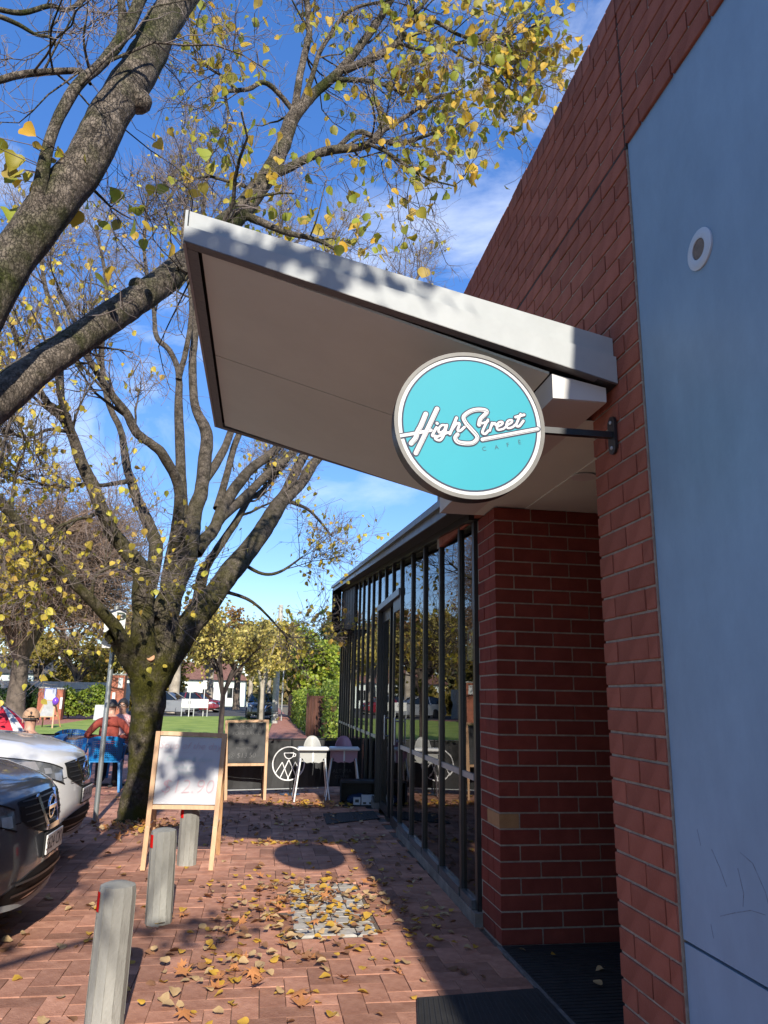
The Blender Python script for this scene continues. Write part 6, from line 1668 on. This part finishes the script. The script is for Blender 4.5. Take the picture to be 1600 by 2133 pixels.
for x in (-.82, -.05, .82): MB().box((x - .03, .001, 0), (x + .03, .05, .60 if x < 0 else .66)).build('post', m_steel, wb)
for (x, y, h, lb) in ((-3.72, 52.6, 2.3, 'white road sign on a post at the right end of the white banner'), (-4.55, 51.6, 2.1, 'bare white post standing before the white banner')):
    t_ = thing('road_sign', lb, 'sign', (x, y, 0))
    MB().tube([(0, 0, 0), (0, 0, h)], .032, 10).build('pole', m_white, t_, True)
    if h > 2.2: MB().box((-.13, -.05, 1.75), (.13, -.036, 2.32), None, .01).build('plate', m_white, t_)
up = thing('utility_pole', 'pale concrete and steel utility pole at the left edge of the footpath', 'utility pole', (.78, 41.8, 0))
MB().tube([(0, 0, -.1), (0, 0, 3), (.05, 0, 6.3)], [.17, .16, .12], 12).build('shaft', m_conc, up, True)
for z in (.35, .5, .62): MB().lathe([(.172, 0), (.172, .03)], 12, Matrix.Translation((0, 0, z))).build('band', m_black_matt, up)
po = thing('road_sign', 'slim grey post beside the utility pole', 'sign', (1.25, 46.0, 0)); MB().tube([(0, 0, 0), (0, 0, 2.9)], .035, 8).build('pole', m_steel, po, True); MB().box((-.02, -.2, 2.3), (.02, .2, 2.85)).build('plate', m_steel, po)
rs = thing('rusty_screen', 'rusty brown corrugated steel screen at the right of the footpath, above the banner', 'fence', (2.28, 29.5, 0))
m_rusts = mat('rusty_steel', (.045, .018, .012), (.11, .042, .026), scale=5, rough=.8, stretch=(5, 5, .4))
for i in range(8):
    MB().prism([(-.48 + i * .125, 0), (-.48 + i * .125 + .075, -.035), (-.48 + (i + 1) * .125 - .004, 0), (-.48 + (i + 1) * .125 - .004, .03), (-.48 + i * .125, .03)], 1.47, Matrix.Translation((0, 0, .0))).build('steel_strip', m_rusts, rs)
for s_ in (-.52, .555): MB().box((s_ - .03, -.03, 0), (s_ + .03, .03, 1.56), None, .004).build('post', m_rusts, rs)
rf_ = thing('red_fence', 'low dark red fence along the far right side of the footpath', 'fence', (2.05, 52, 0))
for i in range(12): MB().box((-.03, -5 + i * .9, 0), (.03, -5 + i * .9 + .86, 1.45)).build('panel', mat('red_fence_paint', (.13, .03, .02), (.2, .05, .035)), rf_)

def house(x, y, w_, d_, h, label, wallm, roofm):
    t_ = thing('house', label, 'house', (x, y, 0))
    MB().box((-w_ / 2, 0, -.1), (w_ / 2, d_, h)).build('wall', wallm, t_)
    rf2 = MB(); e = .5
    rf2.add([(-w_ / 2 - e, -e, h - .05), (w_ / 2 + e, -e, h - .05), (w_ / 2 + e, d_ + e, h - .05), (-w_ / 2 - e, d_ + e, h - .05), (-w_ / 2 + d_ * .3, d_ / 2, h + 2.2), (w_ / 2 - d_ * .3, d_ / 2, h + 2.2)], [(0, 1, 5, 4), (1, 2, 5), (2, 3, 4, 5), (3, 0, 4), (3, 2, 1, 0)])
    rf2.build('roof', roofm, t_)
    n_ = int(w_ // 3)
    for i in range(n_):
        xx = -w_ / 2 + (i + .5) * w_ / n_
        if i == n_ // 2:
            MB().box((xx - .45, -.04, 0), (xx + .45, -.002, 2.1)).build('door', m_black_matt, t_); continue
        f_ = MB().box((xx - .75, -.05, .9), (xx + .75, -.002, 2.3)).build('window', m_white, t_)
        MB().box((xx - .66, -.06, .99), (xx - .03, -.052, 2.21)).build('pane', m_carglass, f_); MB().box((xx + .03, -.06, .99), (xx + .66, -.052, 2.21)).build('pane', m_carglass, f_)
m_tile = mat('roof_tile', (.12, .055, .04), (.2, .1, .075), scale=4, rough=.9)
house(-9.5, 98, 15, 8, 3.2, 'low pale house with a tiled roof among the trees beyond the road', m_soffit, m_tile)
house(-31, 92, 16, 8, 3.4, 'pale rendered house with a grey roof at the far left beyond the fence', m_soffit, m_asphalt)
# ------------------------------------------------------------------ fallen leaves
gl_ = np.random.default_rng(77)
PL = []                                               # plane leaf outline: five pointed lobes
for i, (a, r_) in enumerate([(-90, .18), (-62, .55), (-40, .42), (-15, .95), (8, .50), (28, .95), (52, .48), (90, 1.1), (128, .48), (152, .95), (172, .50), (195, .95), (220, .42), (242, .55)]):
    PL.append((r_ * math.cos(math.radians(a)) * .62, r_ * math.sin(math.radians(a)) * .62, 0))
PLV = np.array([(0, 0, 0)] + PL + [(.02, -.85, .02)]); PLT = np.array([(0, i, i % 14 + 1) for i in range(1, 15)] + [(0, 14, 15)])
def bent(V, c, tw):
    v = V.copy(); r2 = (v[:, 0] ** 2 + v[:, 1] ** 2)
    v[:, 2] = v[:, 2] + c * v[:, 0] ** 2 * 1.2 + tw * v[:, 0] * v[:, 1] + c * .5 * (v[:, 1] + .4) ** 2
    return v
kinds = {
    'yellow': (mat('fallen_yellow', (.46, .265, .03), (.56, .35, .055), scale=30, rough=.6, translucent=.25), LEAF_V, LEAF_T, 'yellow'),
    'pale': (mat('fallen_pale', (.36, .235, .11), (.47, .33, .17), scale=30, rough=.7, translucent=.15), LEAF_V, LEAF_T, 'curled tan'),
    'brown': (mat('fallen_brown', (.16, .075, .035), (.27, .13, .06), scale=30, rough=.75, translucent=.1), LEAF_V, LEAF_T, 'crisp brown'),
    'orange': (mat('fallen_orange', (.40, .16, .05), (.50, .22, .08), scale=25, rough=.7, translucent=.15), PLV, PLT, 'large lobed orange'),
}
fmesh = {}
for kn, (m_, V, T, _) in kinds.items():
    fmesh[kn] = []
    for i in range(5):
        v = bent(V, random.uniform(.15, .75), random.uniform(-.5, .5)); v[:, 2] -= v[:, 2].min() - .02
        me = bpy.data.meshes.new('fallen_leaf'); me.from_pydata(v.tolist(), [], T.tolist()); me.materials.append(m_); me.update()
        me.polygons.foreach_set('use_smooth', [True] * len(me.polygons)); fmesh[kn].append(me)
spots = []
def scatter(n, region, cx, cy, sx, sy, uni=False, mix=(.40, .28, .22, .10)):
    for _ in range(n):
        if uni: x, y = gl_.uniform(cx - sx, cx + sx), gl_.uniform(cy - sy, cy + sy)
        else: x, y = gl_.normal(cx, sx), gl_.normal(cy, sy)
        if x > 1.44 or x < -3.4 or y < 3.3 or y > 14: continue
        kn = gl_.choice(['yellow', 'pale', 'brown', 'orange'], p=mix)
        spots.append((x, y, region, kn))
scatter(330, 'pile', .50, 6.0, .36, .55, mix=(.34, .30, .24, .12))
scatter(110, 'pile', .12, 5.3, .42, .40, mix=(.30, .34, .22, .14))
scatter(45, 'pile', -.22, 4.62, .16, .22, mix=(.35, .35, .12, .18))
scatter(26, 'sun', .15, 4.4, .6, .5, True)
scatter(40, 'sun', -.2, 5.8, .8, 1.6, True)
scatter(46, 'left', -1.15, 5.4, .55, 1.9, True, (.28, .42, .18, .12))
scatter(70, 'shade', 1.18, 6.9, .24, 2.0, True, (.30, .42, .24, .04))
scatter(22, 'shade', 1.08, 5.0, .3, .9, True, (.4, .35, .2, .05))
scatter(120, 'band', .30, 9.6, .75, .55, mix=(.12, .12, .70, .06))
scatter(70, 'line', .45, 8.35, .5, .07, mix=(.55, .2, .1, .15))
scatter(150, 'chairs', .95, 11.05, .40, .16, mix=(.55, .2, .05, .20))
scatter(60, 'chairs', .2, 11.2, .5, .2, mix=(.3, .2, .3, .2))
scatter(150, 'trunk', -1.22, 9.35, .22, .22, mix=(.25, .25, .35, .15))
scatter(50, 'trunk', -1.2, 9.0, .5, .5, mix=(.2, .3, .4, .1))
scatter(110, 'far', -.6, 12.4, 1.4, 1.0, True, (.2, .3, .4, .1))
for (x, y, kn) in ((1.80, 4.70, 'yellow'), (1.98, 4.45, 'pale'), (1.62, 4.82, 'pale'), (1.85, 4.2, 'pale')): spots.append((x, y, 'mat', kn))
WHERE = {'pile': 'in the drift over the pale pavers', 'sun': 'on the sunlit brick pavers', 'left': 'on the pavers left of the bollards', 'shade': 'on the shaded pavers along the shopfront', 'band': 'in the shade band before the black banner',
         'line': 'along the sunlit edge beyond the round shadow', 'chairs': 'in the sunny strip under the high chairs', 'trunk': 'heaped at the foot of the street tree', 'far': 'on the paving around the chalkboard', 'mat': 'on the black entry mat'}
spots.sort(key=lambda s: (s[2] != 'mat', s[0] ** 2 + s[1] ** 2))
accs = {k_: NP() for k_ in kinds}
for i, (x, y, reg, kn) in enumerate(spots):
    s_ = gl_.uniform(.036, .068) * (1.5 if kn == 'orange' else 1); z = .003 + (.012 if reg == 'mat' else 0) + gl_.random() * (.03 if reg in ('pile', 'trunk', 'chairs') else .004)
    rx, ry, rz = gl_.normal(0, .16), gl_.normal(0, .16) + (math.pi if gl_.random() < .25 else 0), gl_.uniform(0, 6.28)
    if reg in ('trunk',): rx, ry = gl_.normal(0, .5), gl_.normal(0, .5)
    if ry > 2: z += s_ * .22
    E_ = Matrix.Translation((x, y, z)) @ Matrix.Rotation(rz, 4, 'Z') @ Matrix.Rotation(ry, 4, 'Y') @ Matrix.Rotation(rx, 4, 'X') @ Matrix.Scale(s_, 4)
    me = fmesh[kn][i % 5]
    if i < 300:
        o = link('fallen_leaf', me); o.matrix_world = E_
        tag(o, f'{kinds[kn][3]} fallen leaf {WHERE[reg]}', 'leaf', f'{kinds[kn][3]} fallen leaves {WHERE[reg]}')
    else:
        v = np.array([tuple(E_ @ w.co) for w in me.vertices]); t_ = np.array([p.vertices[:] for p in me.polygons])
        accs[kn].add(v, None, t_)
for kn, a_ in accs.items():
    if a_.n:
        o = a_.build('leaf_litter', kinds[kn][0], None); tag(o, f'scattered {kinds[kn][3]} fallen leaves farther along the paving', 'leaves', None, 'stuff')
